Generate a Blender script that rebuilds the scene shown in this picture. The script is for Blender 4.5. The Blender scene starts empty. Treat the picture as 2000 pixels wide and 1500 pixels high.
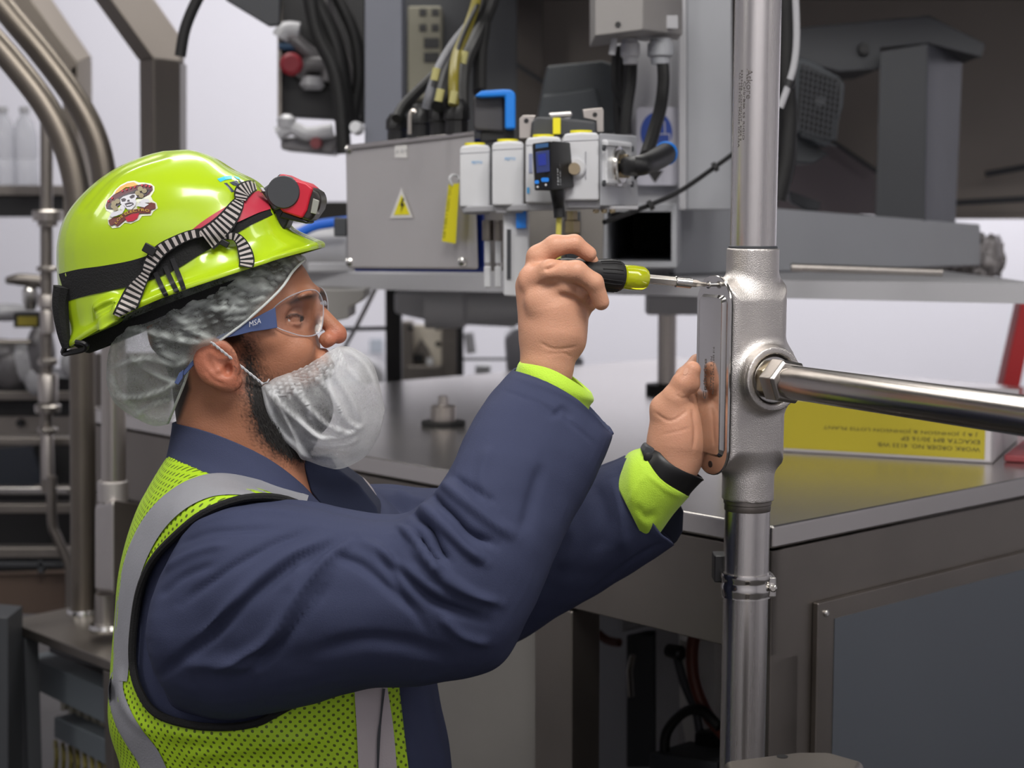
import bpy, bmesh, math, random
import numpy as np
from mathutils import Vector, Matrix
from mathutils.bvhtree import BVHTree
random.seed(7); rng = np.random.default_rng(7)
S = bpy.context.scene
COL = S.collection
# ---------------------------------------------------------------- camera, light, exposure
F = 3300.0; PITCH = math.atan(330/3300.0); CZ = 1.72
cam = bpy.data.cameras.new('camera'); camo = bpy.data.objects.new('camera', cam); COL.objects.link(camo)
camo.location = (0,0,CZ); camo.rotation_euler = (math.pi/2-PITCH,0,0)
cam.sensor_width = 36; cam.lens = F/2000*36; cam.clip_start = .05; cam.clip_end = 60
cam.dof.use_dof = True; cam.dof.focus_distance = 2.0; cam.dof.aperture_fstop = 5.2
S.camera = camo
S.view_settings.view_transform = 'Standard'; S.view_settings.look = 'None'
S.view_settings.exposure = 0.0; S.view_settings.gamma = 1; S.view_settings.use_curve_mapping = False
W = bpy.data.worlds.new('world'); S.world = W; W.use_nodes = True
W.node_tree.nodes['Background'].inputs[0].default_value = (.62,.60,.60,1)
W.node_tree.nodes['Background'].inputs[1].default_value = .08
def area(name, loc, target, sx, sy, power, col=(1,.97,.93)):
    l = bpy.data.lights.new(name,'AREA'); l.shape='RECTANGLE'; l.size=sx; l.size_y=sy; l.energy=power; l.color=col
    o = bpy.data.objects.new(name,l); COL.objects.link(o); o.location=loc
    o.rotation_euler=(Vector(target)-Vector(loc)).to_track_quat('-Z','Y').to_euler(); return o
area('ceiling_lamp_near', (.2,.6,3.7), (.1,1.8,1.3), 1.6, .7, 74)
area('ceiling_lamp_left', (-2.6,1.2,3.9), (-1.0,2.0,1.0), .6, 2.6, 48)
area('ceiling_lamp_right', (2.8,.6,3.9), (1.2,1.6,1.0), .6, 2.6, 42)
area('ceiling_lamp_mid', (-.6,4.2,3.9), (-.4,3.4,0), 3.0, .5, 60)
area('added_reflection_light', (0,-1.4,3.9), (0,-2.6,2.2), 5.0, .6, 88)  # unseen light added to brighten wall_front, which the steel reflects
area('added_wall_light', (-1.2,6.6,3.9), (-.6,9,1.4), 3.4, .6, 58, (1,.98,.98))  # unseen light added to brighten the back wall
area('added_wall_light_right', (2.2,6.6,3.9), (1.6,9,1.0), 3.2, .6, 125, (1,.98,.98))  # second added wall light, brighter, for the right half
# ---------------------------------------------------------------- pixel <-> world
cp, sp = math.cos(PITCH), math.sin(PITCH)
def P(px, py, Y):
    x=(px-1000)/F; y=-(py-750)/F
    d=(x, y*sp+cp, y*cp-sp); t=Y/d[1]
    return Vector((d[0]*t, Y, CZ+d[2]*t))
def PZ(px, py, z):
    x=(px-1000)/F; y=-(py-750)/F
    d=(x, y*sp+cp, y*cp-sp); t=(z-CZ)/d[2]
    return Vector((d[0]*t, d[1]*t, z))
def ray(px,py):
    x=(px-1000)/F; y=-(py-750)/F
    return Vector((x, y*sp+cp, y*cp-sp)).normalized()
def topx(V):
    V=np.asarray(V,float); x=V[:,0]; y=V[:,1]; z=V[:,2]-CZ
    dep=y*cp-z*sp; up=y*sp+z*cp
    return np.stack([1000+x/dep*F, 750-up/dep*F],1)
CAMP = Vector((0,0,CZ))
def px2m(p,Y): return p/F*Y
# ---------------------------------------------------------------- materials
def lin(h):
    if isinstance(h,str):
        h=h.lstrip('#'); c=[int(h[i:i+2],16)/255 for i in (0,2,4)]
        return tuple((x/12.92 if x<=.04045 else ((x+.055)/1.055)**2.4) for x in c)
    return h
def mat(name, color, rough=.5, metal=0, bump=0, bscale=40, var=0, vscale=6, stretch=None, coat=0, spec=.5, sheen=0, sss=0, alpha=None, detail=4):
    m=bpy.data.materials.new(name); m.use_nodes=True; nt=m.node_tree; b=nt.nodes['Principled BSDF']
    c=lin(color); b.inputs['Base Color'].default_value=(*c,1); b.inputs['Roughness'].default_value=rough
    b.inputs['Metallic'].default_value=metal; b.inputs['Specular IOR Level'].default_value=spec
    if coat: b.inputs['Coat Weight'].default_value=coat; b.inputs['Coat Roughness'].default_value=.08
    if sheen: b.inputs['Sheen Weight'].default_value=sheen; b.inputs['Sheen Roughness'].default_value=.5
    if sss: b.inputs['Subsurface Weight'].default_value=sss; b.inputs['Subsurface Radius'].default_value=(.012,.004,.002); b.inputs['Subsurface Scale'].default_value=1
    if alpha is not None: b.inputs['Alpha'].default_value=alpha
    tc=nt.nodes.new('ShaderNodeTexCoord'); mp=nt.nodes.new('ShaderNodeMapping'); nt.links.new(tc.outputs['Object'],mp.inputs[0])
    if stretch: mp.inputs['Scale'].default_value=stretch
    if bump:
        n=nt.nodes.new('ShaderNodeTexNoise'); n.inputs['Scale'].default_value=bscale; n.inputs['Detail'].default_value=detail
        nt.links.new(mp.outputs[0],n.inputs[0]); bp=nt.nodes.new('ShaderNodeBump'); bp.inputs['Strength'].default_value=bump; bp.inputs['Distance'].default_value=.002
        nt.links.new(n.outputs[0],bp.inputs['Height']); nt.links.new(bp.outputs[0],b.inputs['Normal'])
    if var:
        n=nt.nodes.new('ShaderNodeTexNoise'); n.inputs['Scale'].default_value=vscale; n.inputs['Detail'].default_value=5
        nt.links.new(mp.outputs[0],n.inputs[0]); r=nt.nodes.new('ShaderNodeMapRange'); r.inputs[3].default_value=1-var; r.inputs[4].default_value=1+var
        nt.links.new(n.outputs[0],r.inputs[0]); mx=nt.nodes.new('ShaderNodeVectorMath'); mx.operation='SCALE'; mx.inputs[0].default_value=c
        nt.links.new(r.outputs[0],mx.inputs[3]); nt.links.new(mx.outputs[0],b.inputs['Base Color'])
        r2=nt.nodes.new('ShaderNodeMapRange'); r2.inputs[3].default_value=max(.02,rough*(1-var)); r2.inputs[4].default_value=min(1,rough*(1+var))
        nt.links.new(n.outputs[0],r2.inputs[0]); nt.links.new(r2.outputs[0],b.inputs['Roughness'])
    return m
M={}
M['steel']=mat('brushed_steel','#b8b2ac',.34,1,bump=.12,bscale=60,var=.10,vscale=25,stretch=(1,1,.04))
M['steel_h']=mat('brushed_steel_horizontal','#cdc9c5',.26,1,bump=.05,bscale=60,var=.04,vscale=14,stretch=(.05,1,1))
M['steel_dark']=mat('dull_steel','#8c8680',.42,1,bump=.1,bscale=40,var=.14,vscale=8)
M['conduit']=mat('conduit_steel','#d6d2cf',.27,1,bump=.14,bscale=90,var=.10,vscale=90,stretch=(1,1,.015))
M['cast']=mat('cast_steel','#d2cdc9',.40,1,bump=.35,bscale=900,var=.06,vscale=40,detail=2)
M['polish']=mat('polished_steel','#cfccc8',.16,1,bump=.05,bscale=60,var=.05,vscale=20)
M['chrome']=mat('bright_steel','#d2d0cc',.2,1)
M['greypaint']=mat('grey_paint','#97999e',.5,0,bump=.08,bscale=120,var=.05,vscale=5)
M['greylight']=mat('light_grey_paint','#a9a9ad',.5,0,var=.04)
M['greydark']=mat('dark_grey_paint','#3a3c40',.55,0,var=.08)
M['brown']=mat('dull_brown_metal','#8d857e',.6,.0,var=.12,vscale=3)
M['white']=mat('white_plastic','#c9cacd',.4,0,var=.03)
M['whitepaint']=mat('white_wall_paint','#dddce4',.7,0,var=.02,vscale=2)
M['black']=mat('black_plastic','#121214',.45,0,bump=.05)
M['rubber']=mat('black_rubber','#0c0c0d',.6,0,bump=.1)
M['blackcloth']=mat('black_webbing','#0b0b0d',.85,0,bump=.5,bscale=500)
M['blue']=mat('bright_blue_plastic','#0a78d8',.4)
M['darkblue']=mat('blue_painted_metal','#2340a0',.45)
M['yellow']=mat('yellow_label','#e2d71c',.5,var=.04)
M['yellowdull']=mat('yellow_panel','#a0941c',.5,var=.05)
M['cream']=mat('cream_plastic','#8f8c7c',.6)
M['red']=mat('red_plastic','#c21d33',.4)
M['redpaint']=mat('red_paint','#b3272b',.5)
M['orange']=mat('orange_red_plastic','#c2401f',.4)
M['ink']=mat('black_ink','#1c1a1a',.6)
M['inkblue']=mat('light_blue_ink','#4ba0d8',.5)
M['inkwhite']=mat('white_ink','#cfd2d6',.5)
M['signblue']=mat('sign_blue','#26479c',.45)
M['signwhite']=mat('sign_white','#b9b8c2',.5)
M['brass']=mat('nickel_brass','#a89a80',.35,1)
M['floor']=mat('concrete_floor','#3a3735',.5,0,bump=.1,bscale=20,var=.1,vscale=2)
M['ceil']=mat('ceiling_paint','#77777a',.8)
M['reddull']=mat('brown_red_hose','#5e2c20',.5)
M['oldpipe']=mat('dull_old_pipe','#7d766d',.42,1,bump=.08,bscale=40,var=.14,vscale=8)
M['braid']=mat('grey_braid','#66676d',.55)
M['silver']=mat('silver_tape','#9a9ba1',.5,.25,bump=.2,bscale=400,var=.04,vscale=20)
M['silverlight']=mat('pale_reflective_tape','#b6aeb0',.5,.1,bump=.2,bscale=400,var=.05,vscale=20)
# ---------------------------------------------------------------- object helpers
def link(name, me, m, parent=None, smooth=True, autos=None):
    o=bpy.data.objects.new(name,me); COL.objects.link(o)
    if m is not None:
        for mm in (m if isinstance(m,(list,tuple)) else [m]): me.materials.append(mm)
    if smooth:
        me.polygons.foreach_set('use_smooth',[True]*len(me.polygons))
        if autos: me.set_sharp_from_angle(angle=autos)
    if parent is not None:
        o.parent=parent; pw=Matrix.Identity(4); q=parent
        loc=Vector((0,0,0))
        while q is not None: loc+=q.location; q=q.parent
        o.matrix_parent_inverse=Matrix.Translation(-root_loc(parent)) if parent.type=='EMPTY' else Matrix.Identity(4)
    return o
def root_loc(p): return Vector(p.location)
def tag(o,label=None,cat=None,group=None,kind=None):
    if label: o['label']=label
    if cat: o['category']=cat
    if group: o['group']=group
    if kind: o['kind']=kind
    return o
def thing(name,label,cat,loc=(0,0,0),group=None):
    o=bpy.data.objects.new(name,None); COL.objects.link(o); o.location=loc; o.empty_display_size=.05
    return tag(o,label,cat,group)
class MB:
    def __init__(s): s.v=[]; s.f=[]; s.mi=[]
    def add(s,vs,fs,mi=0):
        n=len(s.v); s.v+=[tuple(v) for v in vs]; s.f+=[tuple(i+n for i in f) for f in fs]; s.mi+=[mi]*len(fs); return s
    def prism(s,front,off,mi=0):
        """closed solid from a planar polygon moved by off"""
        n=len(front); off=Vector(off); back=[Vector(p)+off for p in front]
        fs=[tuple(range(n)),tuple(range(2*n-1,n-1,-1))]+[((i+1)%n,i,n+i,n+(i+1)%n) for i in range(n)]
        return s.add(list(front)+back,fs,mi)
    def box(s,c,size,R=None,mi=0):
        c=Vector(c); hx,hy,hz=[q/2 for q in size]
        pts=[Vector((x,y,z)) for z in (-hz,hz) for x,y in ((-hx,-hy),(hx,-hy),(hx,hy),(-hx,hy))]
        if R is not None: pts=[R@p for p in pts]
        return s.add([c+p for p in pts],[(3,2,1,0),(4,5,6,7),(0,1,5,4),(1,2,6,5),(2,3,7,6),(3,0,4,7)],mi)
    def tube(s,pts,r,seg=12,cap=True,mi=0,sub=0):
        pts=[Vector(p) for p in pts]
        if sub: 
            rr=r if isinstance(r,(list,tuple)) else [r]*len(pts)
            pts,r=catmull(pts,rr,sub)
        n=len(pts); rr=r if isinstance(r,(list,tuple)) else [r]*n
        t0=(pts[1]-pts[0]).normalized(); a=t0.orthogonal().normalized(); vs=[]
        for i in range(n):
            t=(pts[min(i+1,n-1)]-pts[max(i-1,0)]).normalized()
            a=(a-t*a.dot(t)).normalized(); b=t.cross(a)
            for k in range(seg):
                th=2*math.pi*k/seg; vs.append(pts[i]+(a*math.cos(th)+b*math.sin(th))*rr[i])
        fs=[(i*seg+k,i*seg+(k+1)%seg,(i+1)*seg+(k+1)%seg,(i+1)*seg+k) for i in range(n-1) for k in range(seg)]
        if cap: fs+=[tuple(range(seg-1,-1,-1)),tuple((n-1)*seg+k for k in range(seg))]
        return s.add(vs,fs,mi)
    def lathe(s,p0,axis,prof,seg=32,mi=0,a=None,cap=True):
        """prof: (distance along axis, radius)"""
        p0=Vector(p0); ax=Vector(axis).normalized(); a=(Vector(a) if a is not None else ax.orthogonal()).normalized(); b=ax.cross(a); vs=[]
        for d,r in prof:
            for k in range(seg):
                th=2*math.pi*k/seg; vs.append(p0+ax*d+(a*math.cos(th)+b*math.sin(th))*r)
        n=len(prof)
        fs=[(i*seg+k,i*seg+(k+1)%seg,(i+1)*seg+(k+1)%seg,(i+1)*seg+k) for i in range(n-1) for k in range(seg)]
        if cap: fs+=[tuple(range(seg-1,-1,-1)),tuple((n-1)*seg+k for k in range(seg))]
        return s.add(vs,fs,mi)
    def build(s,name,m,parent=None,bevel=0,smooth=True,seg=2,autos=math.radians(35)):
        me=bpy.data.meshes.new(name); me.from_pydata(s.v,[],s.f); 
        if any(s.mi): me.polygons.foreach_set('material_index',s.mi)
        bm=bmesh.new(); bm.from_mesh(me); bmesh.ops.recalc_face_normals(bm,faces=bm.faces); bm.to_mesh(me); bm.free()
        o=link(name,me,m,parent,smooth,autos)
        if bevel:
            md=o.modifiers.new('bevel','BEVEL'); md.width=bevel; md.segments=seg; md.limit_method='ANGLE'; md.angle_limit=math.radians(40); md.harden_normals=True
        return o
def catmull(pts,r,sub):
    n=len(pts); P_=[];R_=[]
    for i in range(n-1):
        p0,p1,p2,p3=pts[max(i-1,0)],pts[i],pts[i+1],pts[min(i+2,n-1)]
        for k in range(sub):
            t=k/sub
            P_.append(.5*((2*p1)+(p2-p0)*t+(2*p0-5*p1+4*p2-p3)*t*t+(3*p1-p0-3*p2+p3)*t**3)); R_.append(r[i]*(1-t)+r[i+1]*t)
    P_.append(pts[-1]); R_.append(r[-1]); return P_,R_
def cm_np(A,sub):
    """catmull-rom through rows of array A (n,...)"""
    A=np.asarray(A,float); n=len(A); out=[]
    for i in range(n-1):
        p0,p1,p2,p3=A[max(i-1,0)],A[i],A[i+1],A[min(i+2,n-1)]
        for k in range(sub):
            t=k/sub; out.append(.5*((2*p1)+(p2-p0)*t+(2*p0-5*p1+4*p2-p3)*t*t+(3*p1-p0-3*p2+p3)*t**3))
    out.append(A[-1]); return np.array(out)
def pxq(pts,Y):
    Ys=Y if isinstance(Y,(list,tuple)) else [Y]*len(pts)
    return [P(a,b,y) for (a,b),y in zip(pts,Ys)]
def rect(x0,y0,x1,y1): return [(x0,y0),(x1,y0),(x1,y1),(x0,y1)]
def pxprism(pts,Y,th,mb=None,mi=0): return (mb or MB()).prism(pxq(pts,Y),(0,th,0),mi)
def pxtube(pts,r,seg=12,sub=0,mb=None,mi=0): return (mb or MB()).tube([P(*p) for p in pts],r,seg,True,mi,sub)
def simple(name,label,cat,mb,m,bevel=.002,group=None,kind=None,**k):
    return tag(mb.build(name,m,None,bevel,**k),label,cat,group,kind)
# silhouette loft: each ring = dict(pts=[(px,py)..] near side from A to B, hd, Y)
def loft(rings,sub=8,nth=48,capA=True,capB=True,expo=1.0):
    K=17; R=[]
    for pts,hd,Y in rings:
        p=np.array(pts,float)
        if len(p)==2: p=np.array([p[0]+(p[1]-p[0])*t for t in np.linspace(0,1,9)])
        else: p=cm_np(p,6)
        L=np.concatenate([[0],np.cumsum(np.linalg.norm(np.diff(p,axis=0),axis=1))]); L/=max(L[-1],1e-9)
        s=np.linspace(0,1,K); q=np.stack([np.interp((1-np.cos(np.pi*s))/2,L,p[:,j]) for j in (0,1)],1)
        R.append(np.concatenate([q,np.full((K,1),hd),np.full((K,1),Y)],1))
    R=cm_np(np.array(R),sub); n=len(R); h=nth//2; V=[]
    s0=np.linspace(0,1,K)
    for ring in R:
        th=np.linspace(0,np.pi,h+1); s=th/np.pi
        px=np.interp(s,s0,ring[:,0]); py=np.interp(s,s0,ring[:,1]); hd=np.interp(s,s0,ring[:,2]); Y=ring[0,3]
        dd=hd*np.abs(np.sin(th))**expo
        near=[P(a,b,Y-d) for a,b,d in zip(px,py,dd)]
        V+=near
        V+=[Vector((v.x,2*Y-v.y,v.z)) for v in near[h-1:0:-1]]
    m=2*h; F_=[(i*m+k,i*m+(k+1)%m,(i+1)*m+(k+1)%m,(i+1)*m+k) for i in range(n-1) for k in range(m)]
    if capA: F_.append(tuple(range(m-1,-1,-1)))
    if capB: F_.append(tuple((n-1)*m+k for k in range(m)))
    return np.array([tuple(v) for v in V]),F_
def mesh_np(V,F_,name='m'):
    me=bpy.data.meshes.new(name); me.from_pydata([tuple(map(float,v)) for v in V],[],F_); me.update()
    bm=bmesh.new(); bm.from_mesh(me); bmesh.ops.recalc_face_normals(bm,faces=bm.faces); bm.to_mesh(me); bm.free(); return me
def me_normals(me):
    a=np.empty(len(me.vertices)*3); me.vertex_normals.foreach_get('vector',a); return a.reshape(-1,3)
def me_co(me):
    a=np.empty(len(me.vertices)*3); me.vertices.foreach_get('co',a); return a.reshape(-1,3)
def set_co(me,V): me.vertices.foreach_set('co',np.ascontiguousarray(V,dtype=float).ravel()); me.update()
def dist_poly(Q,poly):
    best=np.full(len(Q),1e9); tt=np.zeros(len(Q)); poly=np.array(poly,float); n=len(poly)-1
    for i in range(n):
        a,b=poly[i],poly[i+1]; ab=b-a; t=np.clip(((Q-a)@ab)/max(ab@ab,1e-9),0,1); d=np.linalg.norm(Q-(a+t[:,None]*ab),axis=1)
        k=d<best; best[k]=d[k]; tt[k]=(i+t[k])/n
    return best,tt
def brush(me,strokes,near=True,taper=True):
    """strokes: (px polyline, width px, height m): sculpt ridges (+) and creases (-) along the normals"""
    V=me_co(me); N=me_normals(me); Q=topx(V); view=V-np.array(CAMP); view/=np.linalg.norm(view,axis=1)[:,None]
    facing=np.clip(-(N*view).sum(1)*3,0,1) if near else 1
    D=np.zeros(len(V))
    for poly,w,hgt in strokes:
        pl=cm_np(np.array(poly,float),5) if len(poly)>2 else poly
        d,t=dist_poly(Q,pl); fall=np.exp(-(d/w)**2)
        if taper: fall*=np.clip(np.sin(np.pi*np.clip(t,0.04,.96))*1.6,0,1)
        D+=hgt*fall
    set_co(me,V+N*(D*facing)[:,None])
def wob(V,s,seed=0,oct=3):
    r=np.random.default_rng(seed); out=np.zeros(len(V)); a=1
    for o in range(oct):
        for _ in range(5):
            k=r.normal(size=3)*s*(1.9**o); out+=a*np.sin(V@k+r.uniform(0,6.28)+1.3*np.sin(V@(r.normal(size=3)*s*.6)+r.uniform(0,6)))
        a*=.5
    return out/5
def displace(me,D): V=me_co(me); N=me_normals(me); set_co(me,V+N*D[:,None])
def bvh_of(me): return BVHTree.FromPolygons([v.co.copy() for v in me.vertices],[tuple(p.vertices) for p in me.polygons])
def hit(bvh,px,py,off,fallY=2.0):
    r=ray(px,py); loc,n,i,d=bvh.ray_cast(CAMP,r)
    if loc is None: return None
    if n.dot(r)>0: n=-n
    return loc+n*off
def ribbon(bvh,line,width,off,thick,fallY=2.0,sub=8,across=5,stripes=None,ends=True,smoothY=2):
    """strip of cloth laid on a surface; line = px points, width = px (one or list). returns MB"""
    line=np.array(line,float); w=np.array(width if isinstance(width,(list,tuple)) else [width]*len(line),float)
    A=cm_np(np.concatenate([line,w[:,None]],1),sub); n=len(A); T=np.gradient(A[:,:2],axis=0); T/=np.linalg.norm(T,axis=1)[:,None]
    Nn=np.stack([-T[:,1],T[:,0]],1); G=[];ok=None
    for i in range(n):
        row=[]
        for j in range(across):
            u=(j/(across-1)-.5)*A[i,2]; q=A[i,:2]+Nn[i]*u; h=hit(bvh,q[0],q[1],off)
            row.append((q,h))
        G.append(row)
    Ys=np.full((n,across),np.nan)
    for i in range(n):
        for j in range(across):
            if G[i][j][1] is not None: Ys[i,j]=G[i][j][1].y
    med=np.nanmedian(Ys) if np.isfinite(Ys).any() else fallY
    for i in range(n):
        r=Ys[i]
        if not np.isfinite(r).any(): 
            Ys[i]=Ys[i-1] if i>0 and np.isfinite(Ys[i-1]).any() else med
        else: r[~np.isfinite(r)]=np.nanmean(r)
    for _ in range(smoothY):
        Z=np.pad(Ys,((1,1),(0,0)),'edge'); Ys=np.minimum(Ys,(Z[:-2]+Z[1:-1]+Z[2:])/3)
    mb=MB(); vs=[]
    for i in range(n):
        for j in range(across): vs.append(P(G[i][j][0][0],G[i][j][0][1],Ys[i,j]))
    top=vs; bot=[v+(v-CAMP).normalized()*thick for v in vs]; c=across; N0=n*c
    for i in range(n-1):
        mi=0
        if stripes: mi=1 if (i%stripes[0])<stripes[1] else 0
        for j in range(c-1):
            f=(i*c+j,i*c+j+1,(i+1)*c+j+1,(i+1)*c+j)
            edge = stripes and (j==0 or j==c-2)
            mb.f.append(f); mb.mi.append(0 if edge else mi); mb.f.append(tuple(N0+q for q in f[::-1])); mb.mi.append(0)
        for j in (0,c-1):
            mb.f.append((i*c+j,(i+1)*c+j,N0+(i+1)*c+j,N0+i*c+j)); mb.mi.append(0)
    for i in (0,n-1):
        for j in range(c-1): mb.f.append((i*c+j,i*c+j+1,N0+i*c+j+1,N0+i*c+j)); mb.mi.append(0)
    mb.v=[tuple(v) for v in top+bot]; return mb
def decal(bvh,poly,off,thick=.0004,mb=None,mi=0,sub=0):
    """thin printed shape laid on a surface"""
    mb=mb or MB(); pts=[hit(bvh,a,b,off) for a,b in poly]
    if any(p is None for p in pts): return mb
    c=sum(pts,Vector((0,0,0)))/len(pts); cx=sum(a for a,b in poly)/len(poly); cy=sum(b for a,b in poly)/len(poly)
    h=hit(bvh,cx,cy,off); 
    if h is not None: c=h
    n=len(pts); mb.add([c]+pts,[(0,1+i,1+(i+1)%n) for i in range(n)],mi); return mb
def text_mesh(txt,size=1.0):
    cu=bpy.data.curves.new('t','FONT'); cu.body=txt; cu.size=size; cu.resolution_u=2
    o=bpy.data.objects.new('t',cu); COL.objects.link(o); bpy.context.view_layer.update()
    me=bpy.data.meshes.new_from_object(o.evaluated_get(bpy.context.evaluated_depsgraph_get()))
    bpy.data.objects.remove(o); V=me_co(me); return V[:,:2],[tuple(p.vertices) for p in me.polygons]
def text_fit(txt,fn,w,h,mb=None,mi=0):
    """text scaled to box w x h, placed by fn(u,v)->Vector"""
    V,Fc=text_mesh(txt); lo=V.min(0); hi=V.max(0); V=(V-lo)/(hi-lo)*[w,h]
    mb=mb or MB(); mb.add([fn(u,v) for u,v in V],Fc,mi); return mb
def flat_text(name,txt,o,ux,uy,w,h,m,parent):
    o=Vector(o); ux=Vector(ux).normalized(); uy=Vector(uy).normalized()
    mb=text_fit(txt,lambda u,v:o+ux*u+uy*v,w,h); me=bpy.data.meshes.new(name); me.from_pydata(mb.v,[],mb.f)
    return link(name,me,m,parent,False)
# ---------------------------------------------------------------- signed distance modelling
def smin(a,b,k):
    h=np.clip(.5+.5*(b-a)/k,0,1); return b*(1-h)+a*h-k*h*(1-h)
def sd_cone(p,a,b,r1,r2,sy=1.0):
    a=np.array(a);b=np.array(b); ab=b-a; t=np.clip(((p-a)@ab)/(ab@ab+1e-12),0,1)
    q=p-(a+t[:,None]*ab); 
    if sy!=1: q=q*np.array([1,1/sy,1])
    return np.linalg.norm(q,axis=1)-(r1*(1-t)+r2*t)
def sd_ell(p,c,r,R=None):
    q=p-np.array(c)
    if R is not None: q=q@R
    r=np.array(r); k0=np.linalg.norm(q/r,axis=1); k1=np.linalg.norm(q/(r*r),axis=1)+1e-9
    return k0*(k0-1)/k1
def sd_rbox(q,b,r):
    d=np.abs(q)-np.array(b)+r; return np.linalg.norm(np.maximum(d,0),axis=1)+np.minimum(d.max(1),0)-r
def surfnet(f,lo,hi,h,B=8):
    lo=np.array(lo,float); n=(np.ceil((np.array(hi)-lo)/h/B).astype(int))*B; V=np.empty(n,np.float32)
    nb=n//B; ii=np.stack(np.meshgrid(*[np.arange(k) for k in nb],indexing='ij'),-1).reshape(-1,3)
    cen=lo+(ii*B+(B-1)/2)*h; d=f(cen); Vb=np.repeat(d[:,None],B**3,1)
    act=np.where(np.abs(d)<h*B*1.15)[0]; off=np.stack(np.meshgrid(*[np.arange(B)]*3,indexing='ij'),-1).reshape(-1,3)
    for c in range(0,len(act),400):
        a=act[c:c+400]; pts=lo+(ii[a][:,None,:]*B+off[None])*h; Vb[a]=f(pts.reshape(-1,3)).reshape(len(a),-1)
    V=Vb.reshape(*nb,B,B,B).transpose(0,3,1,4,2,5).reshape(n)
    s=V<0; c8=[(i,j,k) for i in(0,1) for j in(0,1) for k in(0,1)]
    sl=lambda A,o:A[o[0]:n[0]-1+o[0],o[1]:n[1]-1+o[1],o[2]:n[2]-1+o[2]]
    cnt=sum(sl(s,o).astype(np.int8) for o in c8); mix=(cnt>0)&(cnt<8); idx=-np.ones(mix.shape,int); cells=np.argwhere(mix); idx[mix]=np.arange(len(cells))
    acc=np.zeros((len(cells),3)); num=np.zeros(len(cells)); cv={o:V[cells[:,0]+o[0],cells[:,1]+o[1],cells[:,2]+o[2]] for o in c8}
    for o in c8:
        for ax in range(3):
            if o[ax]==0:
                o2=list(o);o2[ax]=1;o2=tuple(o2); a,b=cv[o],cv[o2]; k=(a<0)!=(b<0); t=np.where(k,a/(a-b+1e-20),0)
                e=np.array(o)[None]+t[:,None]*(np.array(o2)-np.array(o)); acc[k]+=e[k]; num[k]+=1
    vert=lo+(cells+acc/num[:,None])*h; faces=[]
    for ax in range(3):
        o2=[0,0,0];o2[ax]=1; a=s[:n[0]-o2[0],:n[1]-o2[1],:n[2]-o2[2]]; b=s[o2[0]:,o2[1]:,o2[2]:]
        e=np.argwhere(a!=b); u,v=[(1,2),(2,0),(0,1)][ax]
        e=e[(e[:,u]>0)&(e[:,v]>0)&(e[:,u]<n[u]-1)&(e[:,v]<n[v]-1)&(e[:,ax]<n[ax]-1)]
        du=np.zeros(3,int);du[u]=1;dv=np.zeros(3,int);dv[v]=1
        g=lambda q: idx[q[:,0],q[:,1],q[:,2]]
        q=np.stack([g(e-du-dv),g(e-dv),g(e),g(e-du)],1); fl=b[e[:,0],e[:,1],e[:,2]]; q[fl]=q[fl][:,::-1]; faces.append(q)
    Fq=np.concatenate(faces); return vert,Fq
def mesh_sdf(f,lo,hi,h,name='m'):
    V,Fq=surfnet(f,lo,hi,h); me=bpy.data.meshes.new(name); me.vertices.add(len(V)); me.vertices.foreach_set('co',V.ravel())
    me.loops.add(Fq.size); me.loops.foreach_set('vertex_index',Fq.ravel().astype(np.int32)); me.polygons.add(len(Fq))
    me.polygons.foreach_set('loop_start',np.arange(0,Fq.size,4,dtype=np.int32)); me.update(calc_edges=True); me.validate(); return me
# ================================================================ the room
def struct(name,mb,m): return tag(mb.build(name,m,None,0,False),kind='structure')
XL,XR,YB,YF,ZC=-5.2,4.6,9.0,-2.6,4.3
struct('floor',MB().box(((XL+XR)/2,(YB+YF)/2,-.05),(XR-XL,YB-YF,.1)),M['floor'])
struct('wall_back',MB().box(((XL+XR)/2,YB+.06,ZC/2),(XR-XL,.12,ZC)),M['whitepaint'])
struct('wall_left',MB().box((XL-.06,(YB+YF)/2,ZC/2),(.12,YB-YF,ZC)),M['whitepaint'])
struct('wall_right',MB().box((XR+.06,(YB+YF)/2,ZC/2),(.12,YB-YF,ZC)),M['whitepaint'])
struct('wall_front',MB().box(((XL+XR)/2,YF-.06,ZC/2),(XR-XL,.12,ZC)),M['whitepaint'])
struct('ceiling',MB().box(((XL+XR)/2,(YB+YF)/2,ZC+.05),(XR-XL,YB-YF,.1)),M['ceil'])
for k,(x0,x1,y) in enumerate([(XL,XR,YB-.01)]):
    struct('baseboard_back',MB().box(((x0+x1)/2,y-.0,.06),(x1-x0,.02,.12)),M['greydark'])
# ================================================================ steel machine table
ZT=P(1510,1028,2.28).z
cA=PZ(1510,1028,ZT); cL=PZ(690,902,ZT); cR=PZ(2000,947,ZT)
e1=(cL-cA).normalized(); e2=Vector((-e1.y,e1.x,0)); 
if e2.dot(cR-cA)<0: e2=-e2
e2=((cR-cA).normalized()+e2).normalized(); e1b=Vector((-e2.y,e2.x,0)); e1=e1b if e1b.dot(e1)>0 else -e1b
L1,L2=1.95,1.95
M['duct2']=mat('worn_grey_panel','#7f7c79',.5,.2,var=.12,vscale=4)
cA=Vector(cA); t=thing('machine_table','brushed steel machine cabinet with wide lidded top, corner behind the vertical conduit','machine cabinet',(cA.x,cA.y,0))
def TB(a,b,z): return Vector((cA.x,cA.y,0))+e1*a+e2*b+Vector((0,0,z))
def tbox(mb,a0,a1,b0,b1,z0,z1): 
    return mb.prism([TB(a0,b0,z0),TB(a1,b0,z0),TB(a1,b1,z0),TB(a0,b1,z0)],(0,0,z1-z0))
tbox(MB(),0,L1,0,L2,ZT-.032,ZT).build('tabletop',M['steel_h'],t,.004)
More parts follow.
